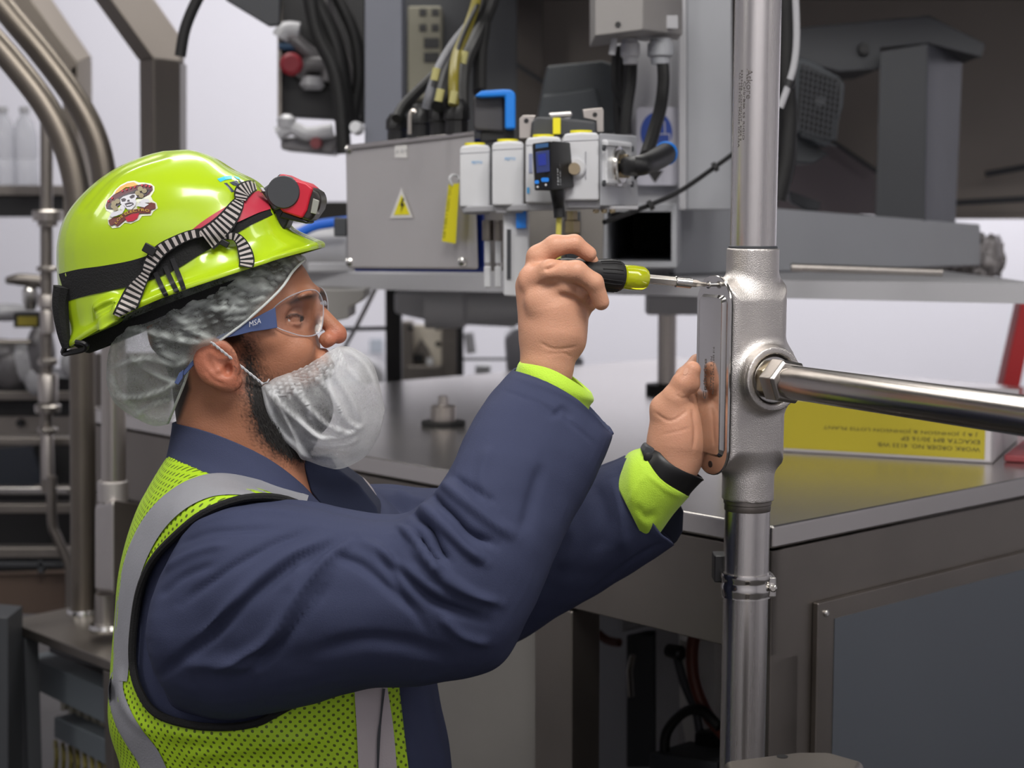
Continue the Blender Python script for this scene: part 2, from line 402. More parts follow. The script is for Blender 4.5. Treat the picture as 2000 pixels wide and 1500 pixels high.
# right hand side: framed face with screwed door panel
m=MB(); tbox(m,.006,.03,.006,L2-.01,.2,ZT-.036); m.build('side_frame',M['steel_dark'],t,.002)
d=tbox(MB(),-.004,.006,.098,L2-.1,.3,ZT-.122).build('access_panel',M['steel_dark'],t,.002)
tbox(MB(),-.0052,-.004,.136,L2-.12,.32,ZT-.150).build('access_panel_film',mat('blue_grey_film','#5d6269',.42,.4,var=.08,vscale=1),d,0)
q=TB(-.004,.116,ZT-.139); MB().lathe(q,-e1,[(0,.005),(.002,.005),(.0035,.003)],14).build('screw',M['chrome'],d)
# left hand side: upper apron, open frame beneath
m=MB(); tbox(m,.006,L1-.01,.006,.03,ZT-.185,ZT-.036); m.build('apron_panel',M['steel_dark'],t,.002)
for (a0,a1,b0,b1) in ((.006,.07,.0065,.07),(.40,.485,.0065,.07),(L1-.08,L1-.01,.0065,.07),(L1-.08,L1-.01,L2-.08,L2-.01)):
    tbox(MB(),a0,a1,b0,b1,.03,ZT-.19).build('leg',M['steel_dark'],t,.003)
    tbox(MB(),a0+.01,a1-.01,b0+.01,b1-.01,0,.03).build('foot',M['rubber'],t,.003)
tbox(MB(),.485,1.5,.03,.05,.2,ZT-.19).build('lower_panel',M['duct2'],t,.002)
tbox(MB(),.01,L1-.02,.02,L2-.02,.17,.2).build('bottom_panel',M['steel_dark'],t,.002)
tbox(MB(),.485,L1-.02,1.0,1.02,.2,ZT-.05).build('inner_panel',M['greypaint'],t,0)
tbox(MB(),.10,.30,.8,.9,.2,ZT-.35).build('inner_column',M['duct2'],t,.003)
M['brightwhite']=mat('clean_white_plastic','#e8e6e4',.4)
# things seen in the open bay under the table, built in the cabinet's own directions
def bay(a,b,z): return TB(a,b,z)
def PT(px,py,b):
    """point seen at a pixel on the cabinet plane b behind its left face"""
    r=ray(px,py); n=e2; o=TB(0,b,0); k=(o-CAMP).dot(n)/r.dot(n); return CAMP+r*k
def bayprism(pts,b,th): return MB().prism([PT(x,y,b) for x,y in pts],e2*th)
o=thing('valve_manifold','pale steel valve block inside the open bay under the table, left of the brown hose','valve block',PT(1250,1500,.5))
bayprism([(1210,1192),(1325,1172),(1325,1510),(1280,1510),(1280,1215),(1212,1235)],.5,.08).build('bracket',M['greylight'],o,.003)
bayprism(rect(1222,1240,1276,1500),.52,.06).build('block',M['greydark'],o,.004)
MB().tube([PT(1236,1280,.44),PT(1230,1310,.44),PT(1233,1360,.44)],.006,10).build('spout',M['polish'],o)
tag(bayprism([(1324,1218),(1398,1205),(1398,1500),(1345,1500),(1326,1380)],.42,.03).build('cylinder_guard',M['brightwhite'],None,.004),'pale plastic guard behind the brown hose under the table','guard')
simple('brown_hose','red-brown rubber hose hanging under the table corner behind the conduit','hose',MB().tube([PT(1365,1205,.3),PT(1352,1270,.3),PT(1358,1335,.3),PT(1385,1400,.3),PT(1420,1440,.3)],.011,12,sub=6),M['reddull'],0)
simple('black_hose','black rubber hose looping at the bottom of the open bay','hose',MB().tube([PT(1298,1480,.28),PT(1302,1430,.28),PT(1335,1392,.28),PT(1370,1388,.28),PT(1405,1420,.28)],.009,12,sub=6),M['rubber'],0)
simple('grey_hose','thin dark hose slanting behind the brown hose','hose',MB().tube([PT(1318,1265,.36),PT(1335,1330,.36),PT(1362,1400,.36),PT(1372,1490,.36)],.008,12,sub=6),M['greydark'],0)
simple('hose_clamp_knob','black knob at the top of the thin dark hose','knob',MB().lathe(PT(1305,1270,.36),e1*-1,[(0,.012),(.03,.014),(.035,.01)],16),M['black'],.001)
simple('white_coupling','white and chrome hose coupling hanging beneath the tabletop','coupling',MB().lathe(PT(1345,1180,.34),(0,0,-1),[(0,.012),(.02,.02),(.03,.02),(.035,.014),(.06,.016),(.065,.01)],18),M['brightwhite'],0)
simple('copper_hose','short orange-brown hose curving in the dark left of the bay','hose',MB().tube([PT(1140,1215,.6),PT(1160,1230,.6),PT(1185,1250,.6),PT(1210,1255,.6)],.009,10,sub=5),M['reddull'],0)
o=thing('floor_pump','small black pump on a grey foot at the bottom of the bay','pump',PT(1375,1500,.3))
bayprism(rect(1355,1430,1410,1490),.34,.06).build('pump_body',M['black'],o,.004)
bayprism([(1270,1470),(1400,1490),(1400,1530),(1266,1515)],.26,.1).build('pump_foot',M['greydark'],o,.003)
# ---- items on the table
def onT(px,py,off=0): q=PZ(px,py,ZT); q.z+=off; return q
p0=PZ(1540,882,ZT+.001); p1=PZ(1938,905,ZT+.001); u=(p1-p0); wB=u.length; u.normalize(); v=Vector((-u.y,u.x,0)); v=v if v.y>0 else -v
hB=(P(1540,790,p0.y).z-p0.z)+.012
o=thing('parts_carton','low white carton with a yellow printed side label, upside down on the table','box',tuple(p0+u*wB/2))
x0=-.12
m=MB(); m.prism([p0+u*x0,p1,p1+Vector((0,0,hB)),p0+u*x0+Vector((0,0,hB))],v*.004); m.prism([p1,p1+v*.32,p1+v*.32+Vector((0,0,hB*.75)),p1+Vector((0,0,hB))],u*-.004)
m.prism([p0+u*x0+v*.32,p1+v*.32,p1+v*.32+Vector((0,0,hB)),p0+u*x0+v*.32+Vector((0,0,hB))],v*-.004); m.prism([p0+u*x0,p1,p1+v*.32,p0+u*x0+v*.32],Vector((0,0,.003)))
m.build('carton_wall',mat('white_carton','#b4b0b4',.6),o,0)
MB().prism([p1+u*-.013+Vector((0,0,.006)),p0+u*x0+Vector((0,0,.006)),p0+u*x0+Vector((0,0,hB-.004)),p1+u*-.013+Vector((0,0,hB-.004))],-v*.0012).build('yellow_label',M['yellowdull'],o,0)
g=-v*.0016
def carton_line(name,txt,xr,w,z,h):  # upside down: reading direction is -u
    flat_text(name,txt,p1-u*(xr)+Vector((0,0,z+h))+g,-u,(0,0,-1),w,h,M['ink'],o)
ppm=(1938-1540)/wB
carton_line('printed_line','WORK ORDER NO. 4133 WB',23/ppm,196/ppm,.0185,.0075)
carton_line('printed_line','EXACTA BM 30/16 EP',24/ppm,150/ppm,.0315,.0075)
carton_line('printed_line','J & J: JOHNSON & JOHNSON LOTI3 PLANT',28/ppm,300/ppm,.0445,.0075)
simple('red_tray','red plastic tray holding clear bags behind the white carton','tray',MB().prism([p1+v*.03+u*.015+Vector((0,0,.0)),p1+v*.28+u*.02,p1+v*.28+u*.25,p1+v*.03+u*.25],Vector((0,0,.012))),mat('muted_red_tray','#7d3036',.5),.003)
mb=MB(); c0=p1+v*.12+u*.10; mb.lathe(c0+Vector((0,0,.013)),(0,0,1),[(0,.05),(.012,.062),(.03,.055),(.045,.03),(.05,.01)],20)
bag=mb.build('plastic_bag',mat('grey_white_film','#9a94a4',.3,0,bump=.4,bscale=30),None,0); tag(bag,'crumpled pale plastic bag on the red tray at the right edge','bag')
simple('black_sleeve','black rubber sleeve lying at the right edge under the branch conduit','sleeve',MB().tube([p1+u*.03+v*.10+Vector((0,0,.068)),p1+u*.07+v*.1+Vector((0,0,.064)),p1+u*.12+v*.1+Vector((0,0,.072))],.008,10,sub=4),M['rubber'],0)
for i,(px,py) in enumerate(((850,826),(1262,762))):
    pass
q=onT(866,830); o=thing('machine_foot_mount','black round foot with a steel disc on the tabletop beyond the beard net','foot',tuple(q))
MB().lathe(q,(0,0,1),[(0,.045),(.008,.045),(.009,.03)],24).build('rubber_pad',M['rubber'],o,0); MB().lathe(q+Vector((0,0,.009)),(0,0,1),[(0,.026),(.03,.026),(.032,.012),(.05,.01)],20).build('stud',M['steel'],o,0)
q=onT(1302,768); hh=P(1302,570,q.y).z-q.z
o=thing('support_foot_post','dark steel foot post with black base standing on the tabletop left of the outlet box','post',tuple(q))
MB().lathe(q,(0,0,1),[(0,.05),(.022,.05),(.024,.02)],24).build('rubber_base',M['rubber'],o,.001)
MB().lathe(q+Vector((0,0,.024)),(0,0,1),[(0,.022),(hh-.06,.022)],24).build('shaft',M['steel'],o,0)
MB().box(q+Vector((.01,0,hh-.03)),(.12,.09,.045)).build('mounting_block',M['greylight'],o,.003)
m=MB(); q=onT(1330,918); simple('small_lever','small pale latch lever on the near edge of the tabletop','latch',m.box(q+Vector((0,0,.006)),(.05,.02,.012)),M['polish'],.003)
# ================================================================ upper machine
YD=3.33; zd1=P(1360,545,YD).z; zd0=P(1360,580,YD).z
dk=[P(560,500,3.75),P(1360,500,3.35),P(2060,500,3.05)]
m=MB()
for a_,b_ in ((0,1),(1,2)): m.prism([Vector((dk[a_].x,dk[a_].y,zd0)),Vector((dk[b_].x,dk[b_].y,zd0)),Vector((dk[b_].x,dk[b_].y+1.1,zd0)),Vector((dk[a_].x,dk[a_].y+1.1,zd0))],(0,0,zd1-zd0))
simple('machine_deck','long grey steel deck plate carrying the upper machine','deck plate',m,M['greylight'],.0)
simple('deck_bolt','small dark bolt under the deck plate right of the outlet box','bolt',MB().lathe(P(1675,577,YD+.02),(0,0,-1),[(0,.008),(.006,.008),(.009,.004)],8),M['black'],0)
zb_=zd1+.001; bb=pxq([(1315,408),(1430,400),(1915,438),(1915,543),(1315,543)],[3.5,3.55,4.15,4.15,3.5]); bb[3].z=zb_; bb[4].z=zb_; m=MB(); m.prism(bb,(0,.12,0))
simple('box_beam','heavy grey box beam lying on the deck behind the vertical conduit','beam',m,M['greypaint'],.006)
m=MB(); q0=P(1880,500,4.1); m.lathe(P(1806,500,4.2),(1,0,0),[(0,.03)]+[(.004+.18*k/26,.049+.006*math.sin(k*1.7)) for k in range(27)]+[(.188,.01)],64)
o=m.build('wrapped_beam_end',mat('clear_wrap','#8e8a8b',.25,0,bump=.8,bscale=25,var=.3,vscale=30),None,0); me=o.data; displace(me,wob(me_co(me),75,3,4)*.012)
tag(o,'crumpled clear plastic wrap around the far right end of the box beam','plastic wrap')
# hollow square tube end
o=thing('hollow_tube_beam','grey square steel tube seen end-on with a dark hollow opening','beam',tuple(P(1250,515,3.05)))
m=MB(); a=pxq(rect(1172,398,1322,523),3.05); b=pxq([(1186,414),(1311,414),(1311,511),(1186,511)],3.05)
off=Vector((.12,1.0,0)); 
vs=a+b+[p+off for p in a]+[p+off for p in b]
m.add(vs,[(i,(i+1)%4,4+(i+1)%4,4+i) for i in range(4)]+[(8+i,8+(i+1)%4,(i+1)%4,i) for i in range(4)]+[(4+i,4+(i+1)%4,12+(i+1)%4,12+i) for i in range(4)]+[(8,11,10,9)])
m.build('tube_wall',M['greypaint'],o,.002)
MB().prism([p+off*.9 for p in b],(0,.01,0)).build('tube_inside_shade',M['black'],o)  # black plate stands in for the shade deep in the hollow
# column and web plate
pxprism([(1341,-80),(1432,-80),(1432,412),(1341,412)],3.35,.14).build
simple('grey_column','broad grey steel column just left of the vertical conduit','column',pxprism([(1341,-80),(1430,-80),(1430,410),(1341,410)],3.3,.16),M['greypaint'],.004)
simple('column_flange','pale narrow flange strip on the left edge of the broad grey column','flange',pxprism([(1326,-80),(1341,-80),(1341,410),(1326,410)],3.28,.02),M['greylight'],.002)
simple('web_plate','grey web plate behind the blue truck sign','plate',pxprism([(1205,60),(1326,60),(1326,410),(1180,410),(1200,240)],3.36,.02),M['greylight'],.002)
simple('grey_upright','blue-grey upright post behind the steel enclosure','post',pxprism([(712,-80),(786,-80),(786,290),(712,290)],3.5,.12),mat('blue_grey_paint','#6f727c',.5,var=.04),.004)
# truck sign
o=thing('truck_sign','white sign with a blue oval truck pictogram and dark triangle beside the elbow fitting','sign',tuple(P(1283,285,3.3)))
YS=3.33
def SG(x,y,e=0): return P(x,y,YS-e)
def rrect(x0,y0,x1,y1,r,n=5):
    out=[]
    for cx,cy,a0 in ((x1-r,y0+r,-90),(x1-r,y1-r,0),(x0+r,y1-r,90),(x0+r,y0+r,180)):
        for k in range(n+1): a=math.radians(a0+90*k/n); out.append((cx+r*math.cos(a),cy+r*math.sin(a)))
    return out
MB().prism([SG(x,y) for x,y in rrect(1243,209,1324,362,8)],(0,.004,0)).build('sign_plate',M['signwhite'],o)
MB().prism([SG(1282+31*math.cos(a),259+40*math.sin(a),.001) for a in np.linspace(0,6.2832,37)[:-1]],(0,.001,0)).build('blue_oval',M['signblue'],o)
m=MB()
def sgq(pts): m.prism([SG(x,y,.002) for x,y in pts],(0,.001,0))
def frame_line(a,b,w=2.2):
    a=np.array(a,float);b=np.array(b,float);d=(b-a)/np.linalg.norm(b-a);n=np.array([-d[1],d[0]])*w/2; sgq([a+n,b+n,b-n,a-n])
for a,b in (((1288,262),(1308,262)),((1308,262),(1308,283)),((1308,283),(1298,283)),((1290,283),(1278,283)),((1288,262),(1290,238)),((1290,238),(1298,238)),((1298,238),(1299,262)),((1262,283),(1278,283)),((1262,268),(1278,268)),((1262,268),(1262,283))): frame_line(a,b)
for cx in (1294,1268):
    for k in range(10):
        a0,a1=[math.radians(36*j) for j in (k,k+1)]; frame_line((cx+5*math.cos(a0),284+5*math.sin(a0)),(cx+5*math.cos(a1),284+5*math.sin(a1)),1.8)
m.build('truck_pictogram',M['signwhite'],o)
MB().prism([SG(1263,333,.001),SG(1296,333,.001),SG(1279,357,.001)],(0,.001,0)).build('dark_triangle',M['ink'],o)
# rear hood
hood=thing('machine_hood','large dull brown sheet-metal hood filling the upper right background','hood',tuple(P(1500,430,5.0)))
m=MB(); m.prism(pxq([(1000,-160),(2120,-160),(2120,428),(1840,428),(1430,405),(1000,405)],5.0),(0,.05,0)); m.build('rear_sheet',M['brown'],hood)
m=MB(); m.prism(pxq([(780,-160),(1060,-160),(1060,400),(780,400)],4.9),(0,.03,0)); m.build('side_sheet',mat('brown_sheet','#5d5753',.6,.2,var=.1,vscale=3),hood)
MB().prism(pxq([(1500,250),(1640,285),(1710,330),(1710,420),(1520,420)],4.9),(0,.04,0)).build('sloped_sheet',mat('mauve_grey','#6c6468',.5,.2,var=.1,vscale=4),hood)
MB().tube([P(1625,275,4.85),P(1712,335,4.85)],.006,8).build('seam_strip',M['greydark'],hood)
for (xa,ya,xb,yb) in ((1925,340,2010,325),(1850,397,2010,388)): MB().tube([P(xa,ya,4.9),P(xb,yb,4.9)],.009,8).build('rib',M['greydark'],hood)
MB().tube([P(940,80,4.8),P(1060,160,4.8),P(1180,240,4.8)],.006,8).build('seam_strip',M['greydark'],hood)
# unseen roof panel, added to keep light off the hood
simple('hood_shade_panel','unseen dark roof panel added above the hood to shade it','roof panel',MB().box((1.35,4.35,P(1500,-60,4.4).z+.02),(2.9,1.5,.04)),M['greydark'],.004)
# big column right
o=thing('dark_column','thick dark steel column with a cap plate in the right background','column',tuple(P(1790,430,4.0)))
m=MB(); m.prism(pxq([(1718,100),(1812,85),(1806,436),(1708,436)],4.0),(.12,.22,0)); m.build('column_shaft',M['greydark'],o,.003)
m=MB(); m.prism(pxq([(1812,85),(1880,110),(1866,436),(1806,436)],[4.0,4.2,4.2,4.0]),(0,.03,0)); m.build('column_side',mat('column_side_grey','#45474e',.45,.2),o,.003)
m=MB(); m.prism(pxq([(1545,55),(1815,30),(1925,85),(1918,112),(1812,85),(1720,95),(1720,135),(1640,140),(1545,115)],4.05),(0,.3,0)); m.build('cap_plate',M['greydark'],o,.003)
MB().lathe(P(1686,96,4.04),(0,-1,0),[(0,.014),(.01,.012)],12).build('bolt',M['black'],o)
# right motor
o=thing('fan_motor','dark grey electric motor with a round-cornered mesh fan guard right of the conduit','motor',tuple(P(1590,310,3.7)))
ol=[(1560,112),(1585,118),(1640,150),(1651,165),(1648,205),(1632,268),(1618,286),(1600,284),(1565,262),(1550,240),(1545,180),(1548,140)]
MB().prism(pxq(ol,3.7),(-.05,.22,0)).build('motor_housing',mat('motor_grey','#33383d',.5),o,.004)
MB().prism(pxq([(1540,100),(1562,108),(1552,262),(1600,288),(1622,300),(1590,320),(1535,318)],3.74),(-.03,.2,0)).build('motor_skirt',mat('motor_grey_dark','#24282c',.5),o,.004)
m=MB()
for k in range(9):
    x=1568+k*9; m.tube([P(x+4,128+k*4.2,3.685),P(x-8,258+k*2.5 if k<5 else 272,3.685)],.0022,6)
for k in range(12):
    y=132+k*12; m.tube([P(1563,y,3.684),P(1640-abs(k-5)*1.2,y+22,3.684)],.0022,6)
g=m.build('fan_guard_mesh',M['greydark'],o)
MB().prism(pxq([(1566,124),(1640,156),(1638,208),(1618,272),(1566,248),(1556,235)],3.695),(0,.004,0)).build('fan_opening',M['black'],o)
MB().lathe(P(1601,198,3.69),(0,-1,0),[(0,.012),(.006,.012)],16).build('guard_centre',M['greydark'],o)
# hoses right of the conduit
simple('black_loom','thick black cable loom hanging directly behind the vertical conduit','cable',pxtube([(1532,-60,3.0),(1538,60,3.0),(1536,150,3.0),(1540,240,3.0),(1534,320,3.0),(1518,390,3.0)],.016,12,6),M['rubber'],0)
simple('grey_tube','thin grey air tube curving beside the black cable loom','air tube',pxtube([(1552,-40,2.95),(1556,60,2.95),(1552,120,2.95),(1540,165,2.95),(1524,210,2.95)],.006,10,6),M['greylight'],0)
simple('cable_tie','black tie around the thin grey air tube','cable tie',MB().lathe(P(1545,157,2.95),(-.4,0,-1),[(0,.009),(.012,.009)],12),M['black'],0)
simple('loop_hose','black hose bowing down beside the fan motor','hose',pxtube([(1545,230,3.2),(1548,300,3.2),(1540,350,3.2),(1524,385,3.2)],.008,10,5),M['rubber'],0)
simple('pressed_bracket','small brown and black bracket on the box beam','bracket',pxprism([(1540,372),(1605,395),(1598,412),(1575,412),(1545,395)],4.0,.04),M['greydark'],.003)
simple('steel_shaft_end','pale steel shaft lying along the front of the box beam','shaft',pxtube([(1545,522,3.25),(1840,532,3.25)],.008,12),M['steel'],0)
# thin cable with ties
simple('slack_cable','thin black cable sagging from the column to the regulators','cable',pxtube([(1432,300,3.2),(1398,325,3.15),(1330,372,3.05),(1270,400,2.95),(1180,434,2.85)],.0045,8,6),M['rubber'],0)
for n_,(x,y,Y) in enumerate(((1398,324,3.14),(1272,399,2.94))):
    simple('cable_tie',('black tie on the slack cable beside the broad column','black tie on the slack cable over the hollow tube')[n_],'cable tie',MB().lathe(P(x-5,y+4,Y),(1,0,.6),[(0,.009),(.008,.009)],10),M['black'],0)
# junction box
o=thing('junction_box','pale grey junction box with cable glands hanging at the top of the frame','junction box',tuple(P(1250,75,3.05)))
m=MB(); m.prism(pxq([(1162,-60),(1258,-60),(1256,58),(1162,70)],3.0),(0,.2,0)); m.prism(pxq([(1258,-60),(1333,-60),(1333,68),(1256,58)],[3.0,3.12,3.12,3.0]),(0,.1,0))
m.prism([P(1162,70,3.0),P(1256,58,3.0),P(1333,68,3.12),P(1262,82,3.2)],(0,0,.004)); m.build('box_shell',mat('box_grey','#8b8886',.5,var=.03),o,.003)
MB().lathe(P(1207,48,3.0),(0,-1,0),[(0,.005),(.003,.005)],12).build('screw',M['black'],o)
pxprism(rect(1302,30,1324,55),3.07,.002).build('sticker',M['greylight'],o)
for x,y,r,mm in ((1231,96,.018,'greylight'),(1290,100,.024,'greypaint')):
    MB().lathe(P(x,76,3.1),(0,0,-1),[(0,r*.8),(.006,r*.8),(.008,r),(.03,r),(.034,r*.75),(.045,r*.7)],12).build('cable_gland',M[mm],o)
MB().tube([P(1200,75,3.05),P(1195,107,3.05)],.006,8).build('tab',M['greylight'],o)
for i,(pts,r,lab) in enumerate([([(1294,118,3.1),(1296,160,3.08),(1290,210,3.04),(1276,260,2.95),(1262,305,2.88)],.0115,'thick black cable running down from the junction box across the truck sign'),
   ([(1205,100,3.2),(1203,170,3.2),(1222,215,3.2),(1226,262,3.2)],.009,'black cable left below the junction box bending to the right'),
   ([(1234,112,3.15),(1232,160,3.15),(1225,210,3.15),(1220,262,3.15)],.011,'straight black cable from the left gland of the junction box'),
   ([(1214,90,3.22),(1212,150,3.22),(1208,210,3.22),(1212,265,3.22)],.011,'rearmost black cable under the junction box')]):
    simple('drop_cable',lab,'cable',pxtube(pts,r,10,6),M['rubber'],0)
o=thing('drive_motor','dark blue-grey wedge-shaped motor cover behind the regulators','motor',tuple(P(1120,260,3.3)))
pxprism([(1068,128),(1175,118),(1200,125),(1205,260),(1045,260)],3.35,.25).build('motor_cover',mat('slate','#2c3135',.5),o,.006)
pxprism([(1060,185),(1165,170),(1185,262),(1045,262)],3.33,.05).build('lower_cover',mat('slate_light','#34393d',.5),o,.006)
# ================================================================ steel enclosure
def quadbox(parent,name,pts,Ys,off,m,bev=.002): return MB().prism(pxq(pts,Ys),off,0).build(name,m,parent,bev)
eb=thing('steel_enclosure','brushed steel electrical enclosure with a yellow warning triangle','electrical enclosure',tuple(P(805,525,2.95)))
EY=[3.14,2.90,2.90,3.14]
enc=[(675,292),(926,262),(934,526),(679,524)]
quadbox(eb,'enclosure_door',enc,EY,(0,.03,0),mat('enclosure_steel','#c2bfbf',.38,.5,bump=.15,bscale=60,var=.10,vscale=8,stretch=(.6,1,.6)),.004)
quadbox(eb,'blue_case',[(690,294),(940,270),(946,532),(692,530)],[y+.032 for y in EY],(0,.12,0),M['darkblue'],.003)
quadbox(eb,'top_lip',[(676,283),(926,256),(926,264),(676,293)],[3.13,2.895,2.895,3.13],(0,.04,0),M['steel_h'],.001)
def EQ(x,y,e=.001):
    """point on the enclosure door plane"""
    A,B,D=pxq([enc[0],enc[1],enc[3]],[EY[0],EY[1],EY[3]]); n=(B-A).cross(D-A).normalized(); 
    if n.y>0:n=-n
    r=ray(x,y); k=(A+n*e-CAMP).dot(n)/r.dot(n); return CAMP+r*k
def eqpoly(pts,e,mb,th=.0006): 
    mb.prism([EQ(x,y,e) for x,y in pts],(0,th,0)); return mb
w=eqpoly([(784,366),(806,425),(762,426)],.0012,MB()).build('warning_triangle',mat('triangle_white','#d8d6d4',.5),eb)
eqpoly([(784,380),(800,419),(769,420)],.0022,MB()).build('yellow_field',M['yellow'],w)
eqpoly([(786,387),(781,402),(785,402),(782,415),(790,398),(786,398),(789,387)],.0032,MB()).build('lightning_mark',M['ink'],w)
eqpoly(rect(771,283,795,308),.0012,MB()).build('white_sticker',mat('paper_white','#dcdad8',.6),eb)
A=EQ(773,300,.003);B=EQ(793,299,.003); flat_text('sticker_text','J-21',A,(B-A),(0,0,1),(B-A).length,.007,M['silver'],eb)
for x,y in ((682,292),(683,512),(903,511)):
    MB().lathe(EQ(x,y,.0),Vector((0,-1,0)),[(0,.0075),(.004,.0075),(.006,.004)],14).build('screw',M['chrome'],eb)
o=thing('hanging_tag','narrow yellow tag hanging by a white tie on the enclosure','tag',tuple(EQ(880,475,.01)))
eqpoly([(876,360),(897,358),(890,476),(863,471)],.02,MB(),.001).build('tag_strip',M['yellow'],o)
A=EQ(866,466,.022); B=EQ(880,366,.022); ux=(B-A); flat_text('tag_text','AIR SUPPLY INSPECTED',A+Vector((.004,0,0)),ux,Vector((-1,0,.12)),ux.length,.007,mat('olive_ink','#8f8a20',.6),o)
MB().tube([EQ(884,362,.02),EQ(878,350,.025),EQ(884,342,.02),EQ(894,344,.01),EQ(896,352,.01)],.0025,8,sub=4).build('tie_loop',M['white'],o)
for i,(x,y,r,h) in enumerate(((776,268,.018,.05),(822,262,.021,.06),(862,258,.02,.06),(892,256,.02,.062))):
    Y=3.04-.05*i; q=P(x,y+8,Y+.06)
    simple('cable_gland',['leftmost black cable gland on top of the steel enclosure','second black cable gland from the left on the enclosure','third black cable gland from the left on the enclosure','rightmost black cable gland on the enclosure'][i],'cable gland',
      MB().lathe(q,(0,0,1),[(0,r),(h*.4,r),(h*.42,r*1.15),(h*.75,r*1.15),(h,r*.7)],10),M['black'],.001)
simple('gland_pipe','short curved steel pin on the cable glands','pin',pxtube([(800,262,2.9),(801,225,2.9),(807,217,2.9),(812,220,2.9)],.004,8,4),M['steel'],0)
cb=[([(775,232,3.02),(790,205,3.05),(830,165,3.1),(868,128,3.15)],.010,'rubber','black cable leaving the leftmost gland to the upper right'),
 ([(832,212,2.95),(840,180,2.95),(858,130,3.0),(885,85,3.1),(925,30,3.2),(940,-40,3.2)],.008,'braid','grey braided cable rising from the second gland'),
 ([(886,205,2.9),(886,150,2.92),(892,105,3.0),(915,50,3.1),(938,-40,3.15)],.009,'yellowc','yellow-green cable rising to the top of the frame'),
 ([(856,208,2.95),(880,120,3.1),(925,40,3.2),(950,-40,3.25)],.012,'rubber','black cable behind the yellow-green cable'),
 ([(900,212,2.95),(905,130,3.05),(940,50,3.2),(968,-40,3.25)],.015,'rubber','thickest black cable of the bundle over the enclosure'),
 ([(937,180,3.1),(938,110,3.15),(945,50,3.2),(958,-40,3.3)],.013,'rubber','rightmost black cable of the bundle over the enclosure'),
 ([(870,208,2.93),(876,170,2.93),(900,80,3.02),(932,10,3.12)],.004,'blackc','thin black wire beside the yellow-green cable')]
M['yellowc']=mat('yellow_green_wire','#756b16',.5); M['blackc']=M['rubber']
for pts,r,mm,lab in cb:
  if pts[-1][1]<0: pts=pts+[(pts[-1][0]+25,-260,pts[-1][2]+.15)]
  simple('bundle_cable',lab,'cable',pxtube(pts,r,10,8),M[mm],0)
for i,(x,y,Y) in enumerate(((850,145,2.94),(885,190,2.89),(858,186,2.9),(905,112,3.0))):
    simple('wire_marker',['pale yellow marker sleeve on the grey braided cable','pale marker sleeve at the foot of the yellow-green cable','pale marker sleeve between two glands','white marker sleeve high on the black cable'][i],'marker',pxtube([(x-2,y+12,Y),(x+3,y-12,Y)],.007,8),mat('marker_yellow','#a8a26a',.5),0)
# cream terminal block
o=thing('terminal_block','cream terminal block with two rows of dark sockets behind the cables','terminal block',tuple(P(825,192,4.18)))
pxprism([(797,12),(862,12),(862,128),(845,192),(797,192)],4.18,.125).build('block_body',M['cream'],o,.004)
for r_,(y,hh) in enumerate(((24,14),(54,14))):
    for x in (826,850): pxprism(rect(x-7,y-hh/2,x+7,y+hh/2),4.175,.01).build('socket',M['black'],o,.001)
for y in (84,112): pxprism(rect(828,y-10,858,y+10),4.175,.01).build('socket',M['black'],o,.001)
simple('dark_backing_panel','dark backing panel behind the cream terminal block','panel',pxprism(rect(786,-80,1010,545),4.3,.03),M['greydark'],.002)
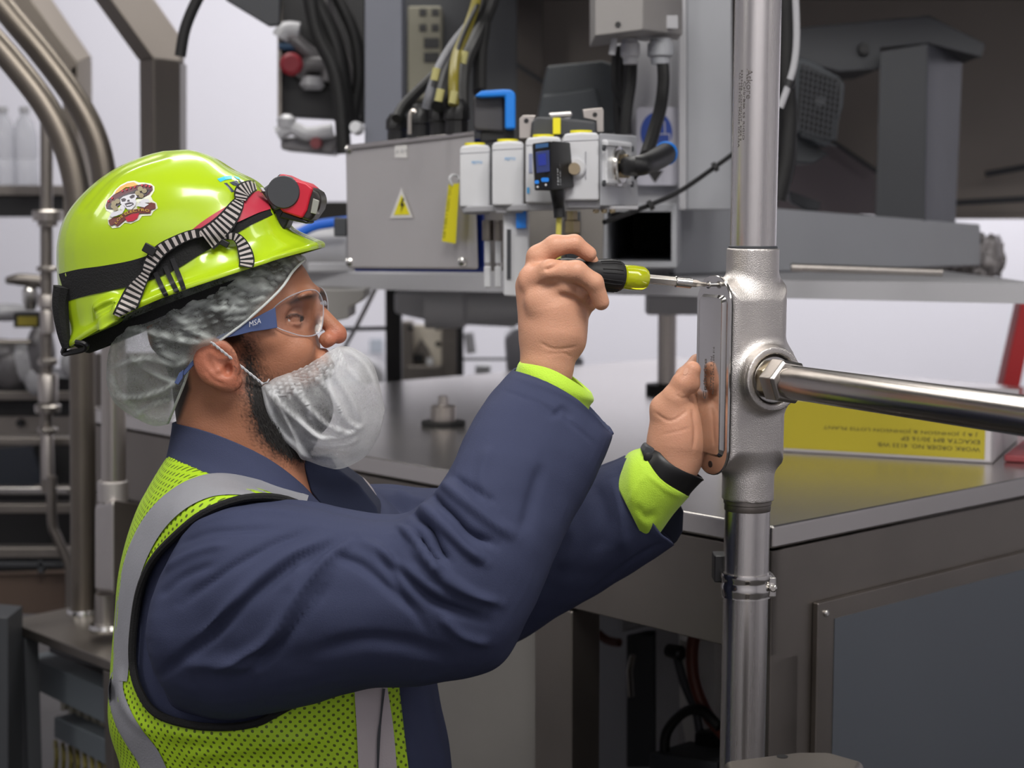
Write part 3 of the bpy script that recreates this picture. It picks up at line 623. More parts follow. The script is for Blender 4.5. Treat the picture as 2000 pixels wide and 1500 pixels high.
# ================================================================ regulators
reg=[(898,957,282,405,2.79,'leftmost white air regulator module of the row'),(961,1023,275,402,2.73,'second white air regulator module from the left'),(1027,1096,266,397,2.67,'white regulator module behind the black display'),(1100,1170,258,392,2.61,'rightmost white regulator module with the elbow fitting')]
for i,(x0,x1,y0,y1,Y,lab) in enumerate(reg):
    c=P((x0+x1)/2,y1,Y); o=thing('air_regulator',lab,'air regulator',tuple(c))
    fr=pxq([(x0,y0+10),(x0+3,y0+3),((x0+x1)/2,y0),(x1-3,y0+1),(x1,y0+7),(x1,y1),(x0,y1)],Y)
    MB().prism(fr,(.0,.085,0)).build('housing',M['white'],o,.004)
    MB().prism(pxq([(x0+1,y0+17),(x1-1,y0+14),(x1-1,y0+15.2),(x0+1,y0+18.2)],Y-.0008),(0,.002,0)).build('seam',M['silver'],o)
    pxprism([(x0+2,y1),(x1,y1),(x1-2,y1+14),(x0+8,y1+14)],Y+.012,.06).build('base_foot',M['greylight'],o,.002)
    MB().lathe(P((x0+x1)/2,y0+2,Y+.035),(0,0,1),[(0,.017),(.004,.017)],24).build('yellow_ring',M['yellow'],o)
    if i<2: 
        A=P((x0+x1)/2-6,y0+38,Y-.0012); flat_text('printed_name','FESTO',A,(1,0,.02),(0,0,1),.017,.0045,M['inkblue'],o)
    if i==0: R0=o
    if i==3:
        # side face and port plate
        m=MB(); sd=[(1171,260),(1243,265),(1246,402),(1172,402)]; m.prism(pxq(sd,[2.612,2.78,2.78,2.612]),(0,.02,0)); m.build('side_face',mat('side_plastic','#b5b7bb',.4),o,.002)
        def SQ(x,y,e=0): 
            A,B,D=pxq([sd[0],sd[1],sd[3]],[2.612,2.78,2.612]); n=(B-A).cross(D-A).normalized(); n=n if n.y<0 else -n
            r=ray(x,y); return CAMP+r*((A+n*e-CAMP).dot(n)/r.dot(n)),n
        m=MB(); m.prism([SQ(x,y,.008)[0] for x,y in [(1186,272),(1235,278),(1235,355),(1225,366),(1186,362)]],-SQ(1200,300)[1]*.012); m.build('port_plate',M['white'],o,.003)
        m=MB(); m.prism([SQ(x,y,.012)[0] for x,y in [(1188,276),(1234,281),(1234,288),(1188,284)]],-SQ(1200,300)[1]*.008); m.prism([SQ(x,y,.012)[0] for x,y in [(1188,350),(1234,354),(1234,361),(1188,358)]],-SQ(1200,300)[1]*.008); m.build('plate_rib',M['white'],o,.001)
        for x,y in ((1178,289),(1233,291),(1178,358),(1233,360)):
            q,n=SQ(x,y,.006); MB().lathe(q,n,[(0,.005),(.003,.005)],10).build('screw',M['greydark'],o)
        pxprism([(1172,402),(1248,402),(1246,410),(1172,410)],2.66,.06).build('side_foot',M['greylight'],o,.002)
        q,n=SQ(1207,325,.008); MB().lathe(q,n,[(0,.031),(.003,.031),(.0035,.026),(.008,.026)],28).build('port_ring',M['chrome'],o)
        MB().lathe(q+n*.006,n,[(0,.019),(.012,.019)],6).build('hex_adapter',M['brass'],o,.001)
        EBq,EBn=q,n
        pxprism(rect(1143,296,1145,350),2.6085,.002).build('gauge_seam',M['silver'],o)
    if i==2:
        pxprism(rect(1033,300,1040,338),2.6685,.002).build('side_window',mat('grey_blue_window','#8d93ad',.3),o); pxprism(rect(1029,366,1034,378),2.6685,.001).build('small_print',M['inkblue'],o)
simple('manifold_rail','grey rail joining the regulator modules along their feet','rail',MB().prism(pxq([(897,403),(1172,392),(1172,408),(903,416)],[2.80,2.62,2.62,2.80]),(0,.05,0)),M['greylight'],.003)
o=thing('push_fitting','round cream and brass fitting between the display and the last regulator','fitting',tuple(P(1124,328,2.6)))
MB().lathe(P(1124,328,2.615),(0,-1,0),[(0,.016),(.010,.016),(.013,.013)],24).build('collar',M['white'],o,0); MB().lathe(P(1121,330,2.602),(0,-1,0),[(0,.010),(.012,.009)],20).build('core',M['brass'],o,0)
# elbow
o=thing('elbow_fitting','black push-in elbow fitting with a bright blue ring on the last regulator','elbow fitting',tuple(EBq))
pth=[EBq+EBn*.012, P(1245,324,2.62), P(1268,318,2.66), P(1288,308,2.74), P(1300,300,2.80)]
MB().tube(pth,[.0145,.0160,.0165,.018,.018],20,sub=5).build('elbow_body',M['black'],o)
dd=(pth[-1]-pth[-2]).normalized(); 
MB().lathe(P(1300,300,2.80)-dd*.004,dd,[(0,.0192),(.007,.0200),(.010,.016)],24).build('blue_ring',M['blue'],o)
MB().prism([P(1232,320,2.66),P(1256,335,2.66),P(1240,352,2.66)],(0,.004,0)).build('release_fin',M['black'],o)
# display sensor
o=thing('pressure_display','black pressure sensor with a small blue screen and blue buttons','pressure sensor',tuple(P(1085,370,2.56)))
m=MB(); m.prism(pxq([(1040,280),(1077,275),(1079,372),(1045,371)],[2.58,2.55,2.55,2.58]),(0,.05,0)); m.prism(pxq([(1077,275),(1113,278),(1121,366),(1079,372)],[2.55,2.60,2.60,2.55]),(0,.03,0)); m.build('sensor_case',M['black'],o,.002)
pxprism([(1046,297),(1073,293),(1074,335),(1048,338)],2.553,.004).build('screen',mat('blue_screen','#26346a',.15),o,.0005)
pxprism([(1050,302),(1066,299),(1067,322),(1052,324)],2.552,.003).build('lit_segment',mat('screen_segment','#1c2f8f',.2),o)
pxprism([(1046,282),(1071,279),(1071,287),(1046,290)],2.553,.003).build('logo_strip',mat('logo_blue','#25507d',.4),o)
for a,b in (((1044,352),(1053,359)),((1057,347),(1072,355))): pxprism(rrect(a[0],a[1],b[0],b[1],3,3),2.548,.006).build('button',M['blue'],o)
for x,y in ((1050,365),(1066,361)): MB().lathe(P(x,y,2.552),(0,-1,0),[(0,.0018),(.003,.0015)],10).build('indicator',M['white'],o)
A=P(1106,360,2.573); B=P(1103,295,2.573)
for k in range(5):
    A=P(1109-k*4.4,361,2.588-k*.0065); B=P(1106-k*4.4,296,2.588-k*.0065); flat_text('printed_code',['SDE5-D10 (CE)','24V DC  R A','P1 0..10 bar','No 527466','FESTO'][k],A,(B-A),Vector((-1,0,.05)),(B-A).length*(.95,.8,.9,.7,.5)[k],.0035,M['inkwhite'],o)
MB().tube([P(1088,370,2.59),P(1089,385,2.59),P(1091,402,2.6),P(1093,425,2.6)],[.012,.010,.009,.009],12,sub=4).build('cable_plug',M['black'],o)
simple('marked_cable','clear cable with a yellow marker under the black display','cable',pxtube([(1092,424,2.605),(1090,480,2.61),(1090,560,2.62)],.0045,10),mat('marker_core','#c9bf5a',.4),0)
# valve between the brackets
o=thing('solenoid_valve','black valve body with a yellow stripe mounted between two steel brackets','valve',tuple(P(1100,262,2.72)))
pxprism([(1038,238),(1048,228),(1095,230),(1165,238),(1165,266),(1038,266)],2.72,.06).build('valve_body',M['greydark'],o,.004)
pxprism(rect(1080,230,1095,262),2.712,.01).build('yellow_stripe',M['yellow'],o,.001)
pxprism([(1070,220),(1118,217),(1118,228),(1074,231)],2.73,.05).build('silver_cap',M['polish'],o,.003)
for nm,pl in (('left',[(1014,232),(1022,225),(1047,225),(1040,240),(1036,270),(1014,270)]),('right',[(1138,214),(1176,210),(1179,215),(1179,258),(1165,258),(1165,236),(1140,230)])):
    b=pxprism(pl,2.74,.004).build('bracket',M['steel'],o,.001); x,y=(1028,236) if nm=='left' else (1162,224); MB().lathe(P(x,y,2.739),(0,-1,0),[(0,.004),(.001,.004)],10).build('hole',M['black'],b)
# black/blue shut-off handle
o=thing('shutoff_handle','dark grey shut-off valve cube with a bright blue bracket handle','shut-off valve',tuple(P(965,262,2.85)))
pxprism([(924,190),(930,186),(985,184),(985,258),(930,254),(924,250)],2.86,.08).build('valve_cube',mat('charcoal','#3b3a3e',.5),o,.005)
m=MB(); m.prism(pxq([(926,188),(940,177),(985,174),(1000,175),(1007,183),(1007,252),(986,252),(986,188),(940,190)],2.835),(0,.05,0)); m.build('blue_handle',M['blue'],o,.004)
m=MB(); m.prism(pxq([(938,256),(1005,252),(1005,274),(938,278)],2.87),(0,.06,0)); m.build('valve_neck',M['black'],o,.003)
# below the regulators
for i,(x,Y) in enumerate(((953,2.85),(974,2.84))):
    o=thing('slim_cylinder',('left slim pneumatic cylinder with white end caps below the regulators','right slim pneumatic cylinder with white end caps below the regulators')[i],'air cylinder',tuple(P(x,560,Y)))
    pxtube([(x,430,Y),(x,470,Y)],.010,12).build('upper_barrel',M['steel_dark'],o) 
    pxprism(rect(x-7,470,x+5,515),Y-.01,.02).build('end_cap',M['white'],o,.003); pxprism(rect(x-8,520,x+6,562),Y-.01,.02).build('end_cap',M['white'],o,.003)
    MB().tube([P(x,511,Y),P(x,525,Y)],.006,10).build('rod',M['chrome'],o)
o=thing('white_connector_block','tall white connector block with a blue clip and a dark slot','connector block',tuple(P(1015,580,2.75)))
pxprism([(983,412),(1034,410),(1034,560),(1010,580),(983,578)],2.76,.05).build('block_body',M['white'],o,.004)
pxprism([(1008,408),(1028,408),(1028,446),(1008,446)],2.745,.02).build('blue_clip',M['blue'],o,.001); pxprism(rect(990,448,998,545),2.757,.006).build('slot',M['greydark'],o,0)
simple('steel_back_plate','plain steel mounting plate behind the gripping hand','mounting plate',pxprism([(945,408),(1180,400),(1178,526),(945,530)],3.02,.02),mat('plate_steel','#8f8b86',.45,.7,var=.06),.002)
simple('dark_gap_strip','narrow black strip right of the marked cable','cover',pxprism(rect(1104,412,1134,524),2.995,.024),M['greydark'],.002)  # dark strip set just in front of the mounting plate
simple('hex_nipple','small nickel hex nipple hanging under the last regulator','nipple',MB().lathe(P(1116,412,2.68),(0,0,-1),[(0,.010),(.014,.010),(.016,.014),(.034,.014),(.038,.009)],6),M['brass'],.0005)
for k in range(3): simple('brass_screw',('leftmost small brass screw under the last white regulator','middle small brass screw under the last white regulator','rightmost small brass screw under the last white regulator')[k],'screw',MB().lathe(P(1164+k*16,409,2.66),(0,0,-1),[(0,.005),(.004,.005),(.006,.003)],12),M['brass'],0,'brass screws under the last regulator')

zr=P(820,764,5.35).z
simple('rear_bench','long grey bench standing on the floor beyond the table','bench',MB().box((-.25,5.62,zr/2),(1.7,.5,zr)),M['greypaint'],.004)
def dz(p,z): return Vector((p.x,p.y,z))
# ================================================================ hanging block upper left of centre
o=thing('service_panel','dark service panel with valves hanging beside the blue-grey upright','panel',tuple(P(620,300,3.9)))
pxprism([(548,-80),(712,-80),(712,240),(655,240),(650,232),(548,226)],3.95,.08).build('panel_sheet',M['black'],o,.003)
pxprism([(542,-80),(550,-80),(550,230),(542,230)],3.93,.03).build('panel_edge',M['steel_dark'],o,.001)
o=thing('clear_valve_cluster','cluster of clear and grey valve fittings with a red cap on the dark panel','valve',tuple(P(600,160,3.8)))
def blob(name,parent,px,py,Y,r,m,st=(1,1,1),seed=0):
    me=bpy.data.meshes.new(name); bm=bmesh.new(); bmesh.ops.create_icosphere(bm,subdivisions=3,radius=1); 
    for v in bm.verts: v.co=Vector((v.co.x*st[0]*r,v.co.y*st[1]*r,v.co.z*st[2]*r))+P(px,py,Y)
    bm.to_mesh(me); bm.free(); return link(name,me,m,parent)
M['clearwhite']=mat('milky_plastic','#a6a6aa',.25,0,var=.2,vscale=30)
M['dirtygrey']=mat('grey_fitting','#6a686a',.35,.3,var=.2,vscale=30)
MB().tube([P(550,60,3.925),P(575,78,3.925),P(600,100,3.925),P(640,128,3.925)],.018,12,sub=4).build('arm',M['dirtygrey'],o)
MB().tube([P(548,75,3.92),P(560,60,3.92),P(585,62,3.92)],.022,12,sub=4).build('elbow',M['clearwhite'],o)
MB().tube([P(580,150,3.92),P(598,128,3.92),P(640,130,3.92),P(640,160,3.92)],.020,12,sub=4).build('bracket_arm',M['dirtygrey'],o)
MB().lathe(P(572,127,3.92),(0,-1,0),[(0,.026),(.03,.026),(.036,.018)],18).build('red_cap',mat('dark_red','#8a1f2c',.4),o,0)
MB().lathe(P(545,90,3.925),(1,0,0),[(0,.008),(.03,.012),(.04,.012)],12).build('blue_stub',mat('dusk_blue','#33506e',.4),o,0)
MB().lathe(P(610,150,3.92),(0,0,-1),[(0,.024),(.02,.03),(.03,.02)],14).build('cup',M['clearwhite'],o,0)
o=thing('clear_tray_cluster','grey tray of clear fittings at the foot of the dark panel','fittings tray',tuple(P(600,300,3.8)))
pxprism([(548,268),(665,262),(650,302),(548,292)],3.8,.12).build('tray',M['dirtygrey'],o,.006)
MB().tube([P(542,262,3.78),P(570,250,3.78),P(600,262,3.78),P(650,255,3.78)],.016,12,sub=4).build('hose_arm',M['clearwhite'],o)
MB().lathe(P(560,250,3.78),(0,0,1),[(0,.02),(.02,.022),(.03,.01)],14).build('cup',M['clearwhite'],o,0)
MB().lathe(P(618,280,3.78),(0,-1,0),[(0,.014),(.02,.012)],14).build('red_button',mat('dull_red','#6d2b30',.5),o,0)
MB().lathe(P(700,252,3.5),(-.3,-1,.2),[(0,.014),(.02,.012)],12).build('white_plug',M['white'],o,0)
for i,(pts,r,mm,lab) in enumerate([([(588,-40,3.7),(625,20,3.7),(655,90,3.7),(668,160,3.7),(680,260,3.7)],.020,'rubber','thickest black hose in front of the dark service panel'),
 ([(622,-40,3.75),(650,60,3.75),(680,150,3.75),(690,230,3.75)],.016,'dirtygrey','grey hose running down between the black hoses'),
 ([(640,-40,3.72),(690,60,3.72),(702,140,3.72),(694,200,3.72),(688,240,3.72)],.014,'rubber','black hose bowing right beside the blue-grey upright'),
 ([(600,-40,3.66),(618,60,3.66),(650,130,3.66),(665,200,3.66),(672,300,3.66)],.016,'rubber','leftmost black hose over the valve cluster')]):
    simple('panel_hose',lab,'hose',pxtube(pts,r,12,6),M[mm],0)
simple('corner_gusset','dark green-grey gusset plate at the top edge of the frame','gusset',pxprism([(430,-60),(548,-60),(545,48),(523,50),(440,0)],3.6,.03),M['greydark'],.003)
simple('black_cable','black cable curving down beside the square steel post','cable',pxtube([(420,-60,3.3),(385,0,3.3),(362,55,3.3),(352,110,3.3)],.011,10,6),M['rubber'],0)
# ================================================================ below the deck, middle
o=thing('deck_bracket','grey stepped bracket bolted under the deck left','bracket',tuple(P(660,620,3.5)))
pxprism([(560,564),(712,566),(712,580),(700,592),(682,600),(682,622),(640,630),(610,600),(560,590)],3.45,.15).build('bracket_plate',mat('bracket_grey','#8b8986',.5),o,.004)
simple('white_under_tube','pale horizontal tube under the enclosure behind the hat brim','tube',pxtube([(570,488,3.7),(680,488,3.7)],.048,20),M['greylight'],0)
simple('blue_strap','bright blue hose crossing behind the hat brim','hose',pxtube([(540,478,3.6),(580,458,3.6),(620,440,3.6),(680,432,3.6)],.011,12,5),mat('blue_hose','#1763cf',.4),0)
simple('square_block','small dark square fitting at the lower left of the enclosure','fitting',pxprism(rect(652,425,677,462),3.15,.05),M['greydark'],.003)
simple('black_shelf_bar','dark horizontal machine bar behind the headlamp','bar',pxprism([(480,394),(680,394),(680,434),(480,434)],4.6,.08).prism([dz(P(488,430,4.62),0),dz(P(508,430,4.62),0),P(508,430,4.62),P(488,430,4.62)],(0,.05,0)),mat('bar_dark','#25221f',.5),.003)
simple('pale_floor_sheet','pale panel edge below the enclosure left end','panel',pxprism([(600,514),(690,514),(690,530),(600,530)],3.5,.05),M['greylight'],.002)
o=thing('rear_machine','grey cylindrical machine head under the deck behind the raised wrist','machine',tuple(P(900,640,4.6)))
pxprism([(770,568),(1010,572),(1010,640),(860,632),(770,612)],4.5,.3).build('head_casting',M['white'],o,.01)
MB().lathe(P(830,600,4.4),(1,0,0),[(0,.055),(.1,.055),(.11,.045),(.25,.045)],24).build('roller',M['white'],o,0)
pxprism([(1005,640),(1060,648),(1140,700),(1140,735),(990,735),(985,660)],4.9,.2).build('glass_cover',mat('smoky_cover','#8f8f95',.2,.2,var=.1),o,.01)
simple('black_post','tall black post behind the beard net','post',MB().prism([dz(P(752,566,4.7),0),dz(P(783,566,4.7),0),P(783,560,4.7),P(752,560,4.7)],(0,.06,0)),M['black'],.003)
simple('thin_dark_rail','thin dark rail crossing the white wall behind the nose','rail',pxtube([(660,643,4.74),(760,641,4.74)],.006,8),M['greydark'],0)
simple('slanted_wire','thin grey wire slanting across the white wall near the glasses','wire',pxtube([(735,560,4.0),(700,630,4.3),(672,680,4.74)],.006,8,4),M['greylight'],0)
simple('wall_switch','small grey-blue switch plate on the wall behind the nose','switch',pxprism(rect(722,662,748,690),8.9,.03),mat('switch_grey','#a9b0bb',.5),.005)
simple('bench_clutter','pale grey part on a bench behind the nose tip','part',pxprism([(700,700),(730,708),(745,730),(750,765),(700,765)],5.45,.2),M['greylight'],.02)
o=thing('bottle_station','cream and steel station with a dark cut-out standing beyond the table','machine',tuple(P(825,762,5.0)))
pxprism([(785,628),(806,628),(806,762),(785,762)],5.45,.1).build('side_rail',M['steel_dark'],o,.003); pxprism([(862,632),(892,634),(892,760),(862,760)],5.45,.1).build('side_rail',M['steel_dark'],o,.003)
pxprism([(800,634),(865,636),(862,745),(802,748)],5.5,.03).build('cream_panel',mat('cream_panel','#d6cec0',.5),o,.002)
m=MB(); m.prism(pxq([(822,660),(838,684),(848,712),(838,715),(822,690),(812,712),(804,708),(812,682)],5.48),(0,.01,0)); m.build('clamp_jaw',M['steel_dark'],o,.001)
pxprism(rect(808,692,826,708),5.47,.02).build('dark_socket',M['black'],o,.001); MB().lathe(P(840,705,5.47),(0,-1,0),[(0,.012),(.02,.012)],14).build('white_knob',M['white'],o,0)
pxprism([(796,715),(860,715),(868,745),(796,748)],5.43,.05).build('lower_shelf',M['steel_dark'],o,.003)
for i,(x,y) in enumerate(((802,640),(855,640),(856,672))): MB().lathe(P(x,y,5.445),(0,-1,0),[(0,.01),(.01,.008)],10).build('bolt',M['black'],o,0)
o=thing('black_screen_frame','black framed window of a rear machine left of the raised wrist','frame',tuple(P(960,755,5.3)))
for a in (rect(893,636,905,762),rect(893,740,1010,757)): pxprism(a,5.45,.06).build('frame_bar',M['black'],o,.002)
pxprism(rect(905,700,995,704),5.3,.03).build('frame_bar',M['greydark'],o,.001)
pxtube([(915,650,5.35),(921,690,5.35)],.016,10).build('grey_plunger',M['greylight'],o); pxprism(rect(928,715,958,733),5.32,.1).build('pale_part',M['white'],o,.004)
# ================================================================ red strut at right
simple('red_strut','red painted steel strut slanting at the right edge','strut',MB().prism(pxq([(1998,575),(2030,575),(1985,790),(1950,790)],4.4),(.0,.06,0)),M['redpaint'],.004)
# ================================================================ left background
o=thing('conveyor_frame','low steel conveyor frame with stacked rails at the left edge','conveyor',tuple(P(120,1205,4.2)))
for (a,mm) in ((rect(-60,855,180,870),'steel_dark'),(rect(-60,952,150,966),'polish'),(rect(-60,985,150,1003),'steel_dark'),(rect(-60,1070,150,1090),'steel_dark'),(rect(-60,1098,140,1108),'greydark')):
    pxprism(a,4.2,.05).build('rail',M[mm],o,.003)
pxprism([(-60,1125),(135,1118),(140,1200),(-60,1200)],4.25,.04).build('brown_panel',mat('brown_panel','#57473d',.6,var=.1,vscale=8),o,.003)
pxprism(rect(74,1095,84,1120),4.2,.03).build('spacer',M['greydark'],o,.001)
pxprism(rect(-60,865,190,1125),4.6,.03).build('dark_sheet',M['black'],o,0)
pxprism([(-60,880),(60,870),(85,950),(-60,950)],4.5,.02).build('smoky_window',mat('smoky_window','#2c3038',.15),o,0)
o=thing('machine_bench','long dark machine bench with pale top edge behind the hard hat at left','bench',tuple(P(60,860,4.9)))
pxprism(rect(-80,765,190,782),4.6,.5).build('bench_top',M['steel_dark'],o,.003); pxprism(rect(-80,782,190,812),4.65,.05).build('dark_front',M['black'],o,.002)
pxprism(rect(-80,812,190,858),4.66,.05).build('steel_front',M['steel_dark'],o,.002); MB().lathe(P(40,826,4.65),(0,-1,0),[(0,.012),(.01,.01)],12).build('knob',M['black'],o,0)
pxprism(rect(-80,738,150,766),4.62,.3).build('bench_tray',M['black'],o,.004)
o=thing('wall_shelf','dark wall shelf carrying clear bottles at the upper left','shelf',tuple(P(40,420,5.4)))
pxprism(rect(-80,362,215,382),5.3,.35).build('shelf_board',M['steel_dark'],o,.003); pxprism(rect(-80,382,215,424),5.32,.3).build('shelf_front',M['black'],o,.003)
def clearmat(name,c,f=.75):
    m=bpy.data.materials.new(name); m.use_nodes=True; nt=m.node_tree; b=nt.nodes['Principled BSDF']; b.inputs['Base Color'].default_value=(*lin(c),1); b.inputs['Roughness'].default_value=.12
    tr=nt.nodes.new('ShaderNodeBsdfTransparent'); mx=nt.nodes.new('ShaderNodeMixShader'); mx.inputs[0].default_value=1-f
    nt.links.new(tr.outputs[0],mx.inputs[1]); nt.links.new(b.outputs[0],mx.inputs[2]); nt.links.new(mx.outputs[0],nt.nodes['Material Output'].inputs[0]); return m
M['clear']=clearmat('clear_bottle_plastic','#c4c6ce',.55)
for i,x in enumerate((10,52)):
    q=P(x,362,5.2); r=px2m(24,5.2); H=px2m(150,5.2)
    o=thing('clear_bottle',('clear empty bottle at the very left of the shelf','clear empty bottle nearer the curved pipes on the shelf')[i],'bottle',tuple(q),'clear bottles on the shelf')
    MB().lathe(q,(0,0,1),[(0,r*.9),(.01,r),(H*.3,r),(H*.33,r*.92),(H*.36,r),(H*.62,r),(H*.8,r*.75),(H*.9,r*.35),(H*.93,r*.35)],28).build('bottle_body',M['clear'],o)
    MB().lathe(q+Vector((0,0,H*.93)),(0,0,1),[(0,r*.42),(H*.07,r*.42),(H*.075,r*.3)],20).build('cap',M['clearwhite'],o)
# clutter on the bench
o=thing('valve_handwheel','steel valve with a dark handle on the thin vertical pipe','valve',tuple(P(60,550,4.3)))
MB().tube([P(12,548,4.3),P(40,546,4.3),P(95,552,4.3)],[.008,.016,.018],12,sub=4).build('lever',M['steel_dark'],o)
MB().lathe(P(60,605,4.3),(0,0,1),[(0,.012),(.02,.02),(.05,.02),(.06,.01)],14).build('bulb',M['chrome'],o,0)
o=thing('warning_box','black box with a small yellow label above the bench behind the hard hat','box',tuple(P(60,740,4.65)))
pxprism([(26,610),(92,610),(92,640),(26,640)],4.3,.06).build('box_shell',M['black'],o,.003); MB().prism([P(84,640,4.35),P(92,640,4.35),P(92,765,4.62),P(84,765,4.62)],(0,.02,0)).build('stand',M['steel_dark'],o)
pxprism(rect(34,618,72,636),4.296,.004).build('yellow_label',mat('dull_yellow','#877b1e',.5),o)
o=thing('bench_parts','pale and dark small machine parts heaped on the bench at left','parts heap',tuple(P(40,740,4.5)))
for k,(x,y,r,mm,st) in enumerate(((48,706,.045,'clearwhite',(1,.7,1.3)),(18,715,.05,'dirtygrey',(1,.7,1.3)),(70,735,.04,'clearwhite',(.8,.7,1.3)),(10,610,.06,'clearwhite',(1.4,.7,.4)),(80,690,.05,'dirtygrey',(.8,.7,1.6)),(2,690,.05,'dirtygrey',(1.2,.7,.8)),(135,710,.03,'clearwhite',(.8,.7,1.2)))): blob('part',o,x,y,4.5,r,M[mm],st)
pxtube([(-10,668,4.45),(60,668,4.45)],.007,8).build('rod',M['steel_dark'],o)
# thin vertical pipe with fittings
o=thing('sample_pipe','thin vertical steel pipe with clamp fittings left of the hard hat','pipe',tuple(P(100,1190,4.1)))
MB().tube([P(91,200,4.15),P(91,900,4.15),P(92,960,4.15)],px2m(12,4.15),14).tube([P(138,1180,4.1),dz(P(138,1180,4.1),0)],px2m(10,4.1),12).build('pipe_run',M['steel_dark'],o)
MB().tube([P(101,930,4.1),P(102,1020,4.1),P(112,1050,4.1),P(134,1100,4.1),P(138,1130,4.1),P(138,1185,4.1)],px2m(10,4.1),12,sub=4).build('lower_bend',M['steel_dark'],o)
for y0,y1,r in ((410,432,30),(432,442,20),(520,530,22),(575,600,20),(605,650,15),(700,712,20),(730,785,20),(790,805,26),(835,846,20),(846,935,12)):
    MB().lathe(P(93,y0,4.13),(0,0,-1),[(0,px2m(r,4.13)*.9),(.004,px2m(r,4.13)),(P(93,y0,4.13).z-P(93,y1,4.13).z,px2m(r,4.13)*.95)],18).build('clamp_ferrule',M['steel'],o,0)
# curved tubes
def bigtube(name,lab,pts,r,Y): return simple(name,lab,'pipe',pxtube([(x,y,Y) for x,y in pts],px2m(r,Y),24,8),M['oldpipe'],0)
bigtube('bent_pipe','right-hand large bent steel pipe at the upper left',[(-60,-70),(20,30),(85,108),(145,190),(183,262),(202,335),(208,430),(209,520)],24,3.55)
bigtube('bent_pipe','left-hand large bent steel pipe at the upper left',[(-120,-30),(-30,60),(30,128),(88,205),(128,285),(150,370),(157,460),(160,650),(162,900),(163,1196)],25,3.4)
o=thing('conduit_with_box','steel conduit dropping into a cast outlet box at the lower left','conduit',tuple(P(222,1225,3.2)))
MB().tube([P(222,520,3.2),P(222,945,3.2)],px2m(24,3.2),20).build('upper_conduit',M['steel'],o)
MB().lathe(P(220,938,3.2),(0,0,-1),[(0,.026),(.003,.029),(.04,.029)],24).build('upper_hub',M['cast'],o,0)
quadbox(o,'outlet_box',[(186,985),(222,978),(222,1160),(186,1155)],[3.2,3.14,3.14,3.2],(.0,.05,0),M['cast'],.008)
quadbox(o,'box_cover',[(222,978),(275,985),(275,1160),(222,1160)],[3.14,3.2,3.2,3.14],(0,.006,0),M['steel_dark'],.003)
MB().tube([P(205,1160,3.2),P(205,1222,3.2)],px2m(20,3.2),18).build('lower_conduit',M['steel'],o)
MB().lathe(P(207,1218,3.2),(0,0,-1),[(0,.03),(.008,.033),(.014,.03)],20).build('base_ring',M['chrome'],o,0)
simple('pipe_base_collar','bright collar where the left large pipe meets the steel cabinet','collar',MB().lathe(P(163,1188,3.4),(0,0,-1),[(0,.032),(.006,.034),(.014,.034),(.018,.03)],24),M['chrome'],0)
for i,(pts,lab) in enumerate((( [(200,-60),(270,-60),(350,115),(352,320),(272,320),(272,118)],'square steel post with a mitred bend behind the hard hat'),([(40,-60),(100,-60),(170,112),(176,330),(130,330),(150,122)],'smaller square steel post with a mitred bend beside the bent pipes'))):
    Y=3.9 if i==0 else 4.4
    o=thing('mitred_post',lab,'post',tuple(P(pts[3][0]-30,320,Y)))
    if i==0:
        quadbox(o,'upper_arm_side',[(180,-8),(212,-8),(300,113),(272,119)],[Y+.02,Y-.03,Y-.03,Y+.02],(0,.1,0),M['oldpipe'],.003)
        quadbox(o,'upper_arm_face',[(212,-8),(292,-8),(352,78),(352,121),(300,113)],[Y-.03,Y+.03,Y+.03,Y+.03,Y-.03],(0,.05,0),M['brown'],.003)
        quadbox(o,'post_side',[(272,118),(300,112),(304,600),(276,600)],[Y+.02,Y-.03,Y-.03,Y+.02],(0,.1,0),M['oldpipe'],.003)
        quadbox(o,'post_face',[(300,112),(352,120),(352,600),(304,600)],[Y-.03,Y+.03,Y+.03,Y-.03],(0,.08,0),mat('post_steel','#7b7671',.4,.8),.003)
    else:
        quadbox(o,'upper_arm_face',[(10,-8),(55,-8),(150,123),(150,175),(122,152)],Y,(0,.1,0),M['oldpipe'],.003)
        quadbox(o,'upper_arm_side',[(52,-8),(92,-8),(174,112),(150,122)],[Y,Y+.06,Y+.06,Y],(0,.04,0),M['brown'],.003)
        quadbox(o,'post_face',[(122,150),(150,122),(152,600),(124,600)],Y,(0,.08,0),M['oldpipe'],.003)
        quadbox(o,'post_side',[(150,122),(174,114),(178,600),(152,600)],[Y,Y+.06,Y+.06,Y],(0,.03,0),M['brown'],.003)
simple('mauve_back_panel','grey-brown panel behind the lower left pipes','panel',pxprism(rect(185,690,330,1200),4.0,.04),mat('grey_brown','#5b5552',.45,.5,var=.08),.003)
# lower left cabinet
zc=P(140,1200,3.4).z; 
c=[PZ(12,1212,zc),PZ(150,1182,zc),PZ(420,1232,zc),PZ(216,1292,zc)]
o=thing('terminal_cabinet','open grey steel cabinet with wiring ducts at the lower left corner','cabinet',(c[0].x,c[0].y,0))
MB().prism(c,(0,0,-.02)).build('cabinet_top',M['steel_dark'],o,.003)
def dropz(p,z): return Vector((p.x,p.y,z))
dn=Vector((0,0,-zc))
ey=(c[3]-c[0]).normalized(); nn=Vector((ey.y,-ey.x,0)); nn=nn if nn.y<0 else -nn
MB().prism([dropz(c[0],0),dropz(c[0]+ey*.08,0),dropz(c[0]+ey*.08,zc-.022),dropz(c[0],zc-.022)],-nn*.03).build('left_stile',M['greydark'],o,.002)
MB().prism([dropz(c[3]-ey*.03,0),dropz(c[3],0),dropz(c[3],zc-.022),dropz(c[3]-ey*.03,zc-.022)],-nn*.03).build('right_stile',M['steel_dark'],o,.002)
bk=-nn*.25
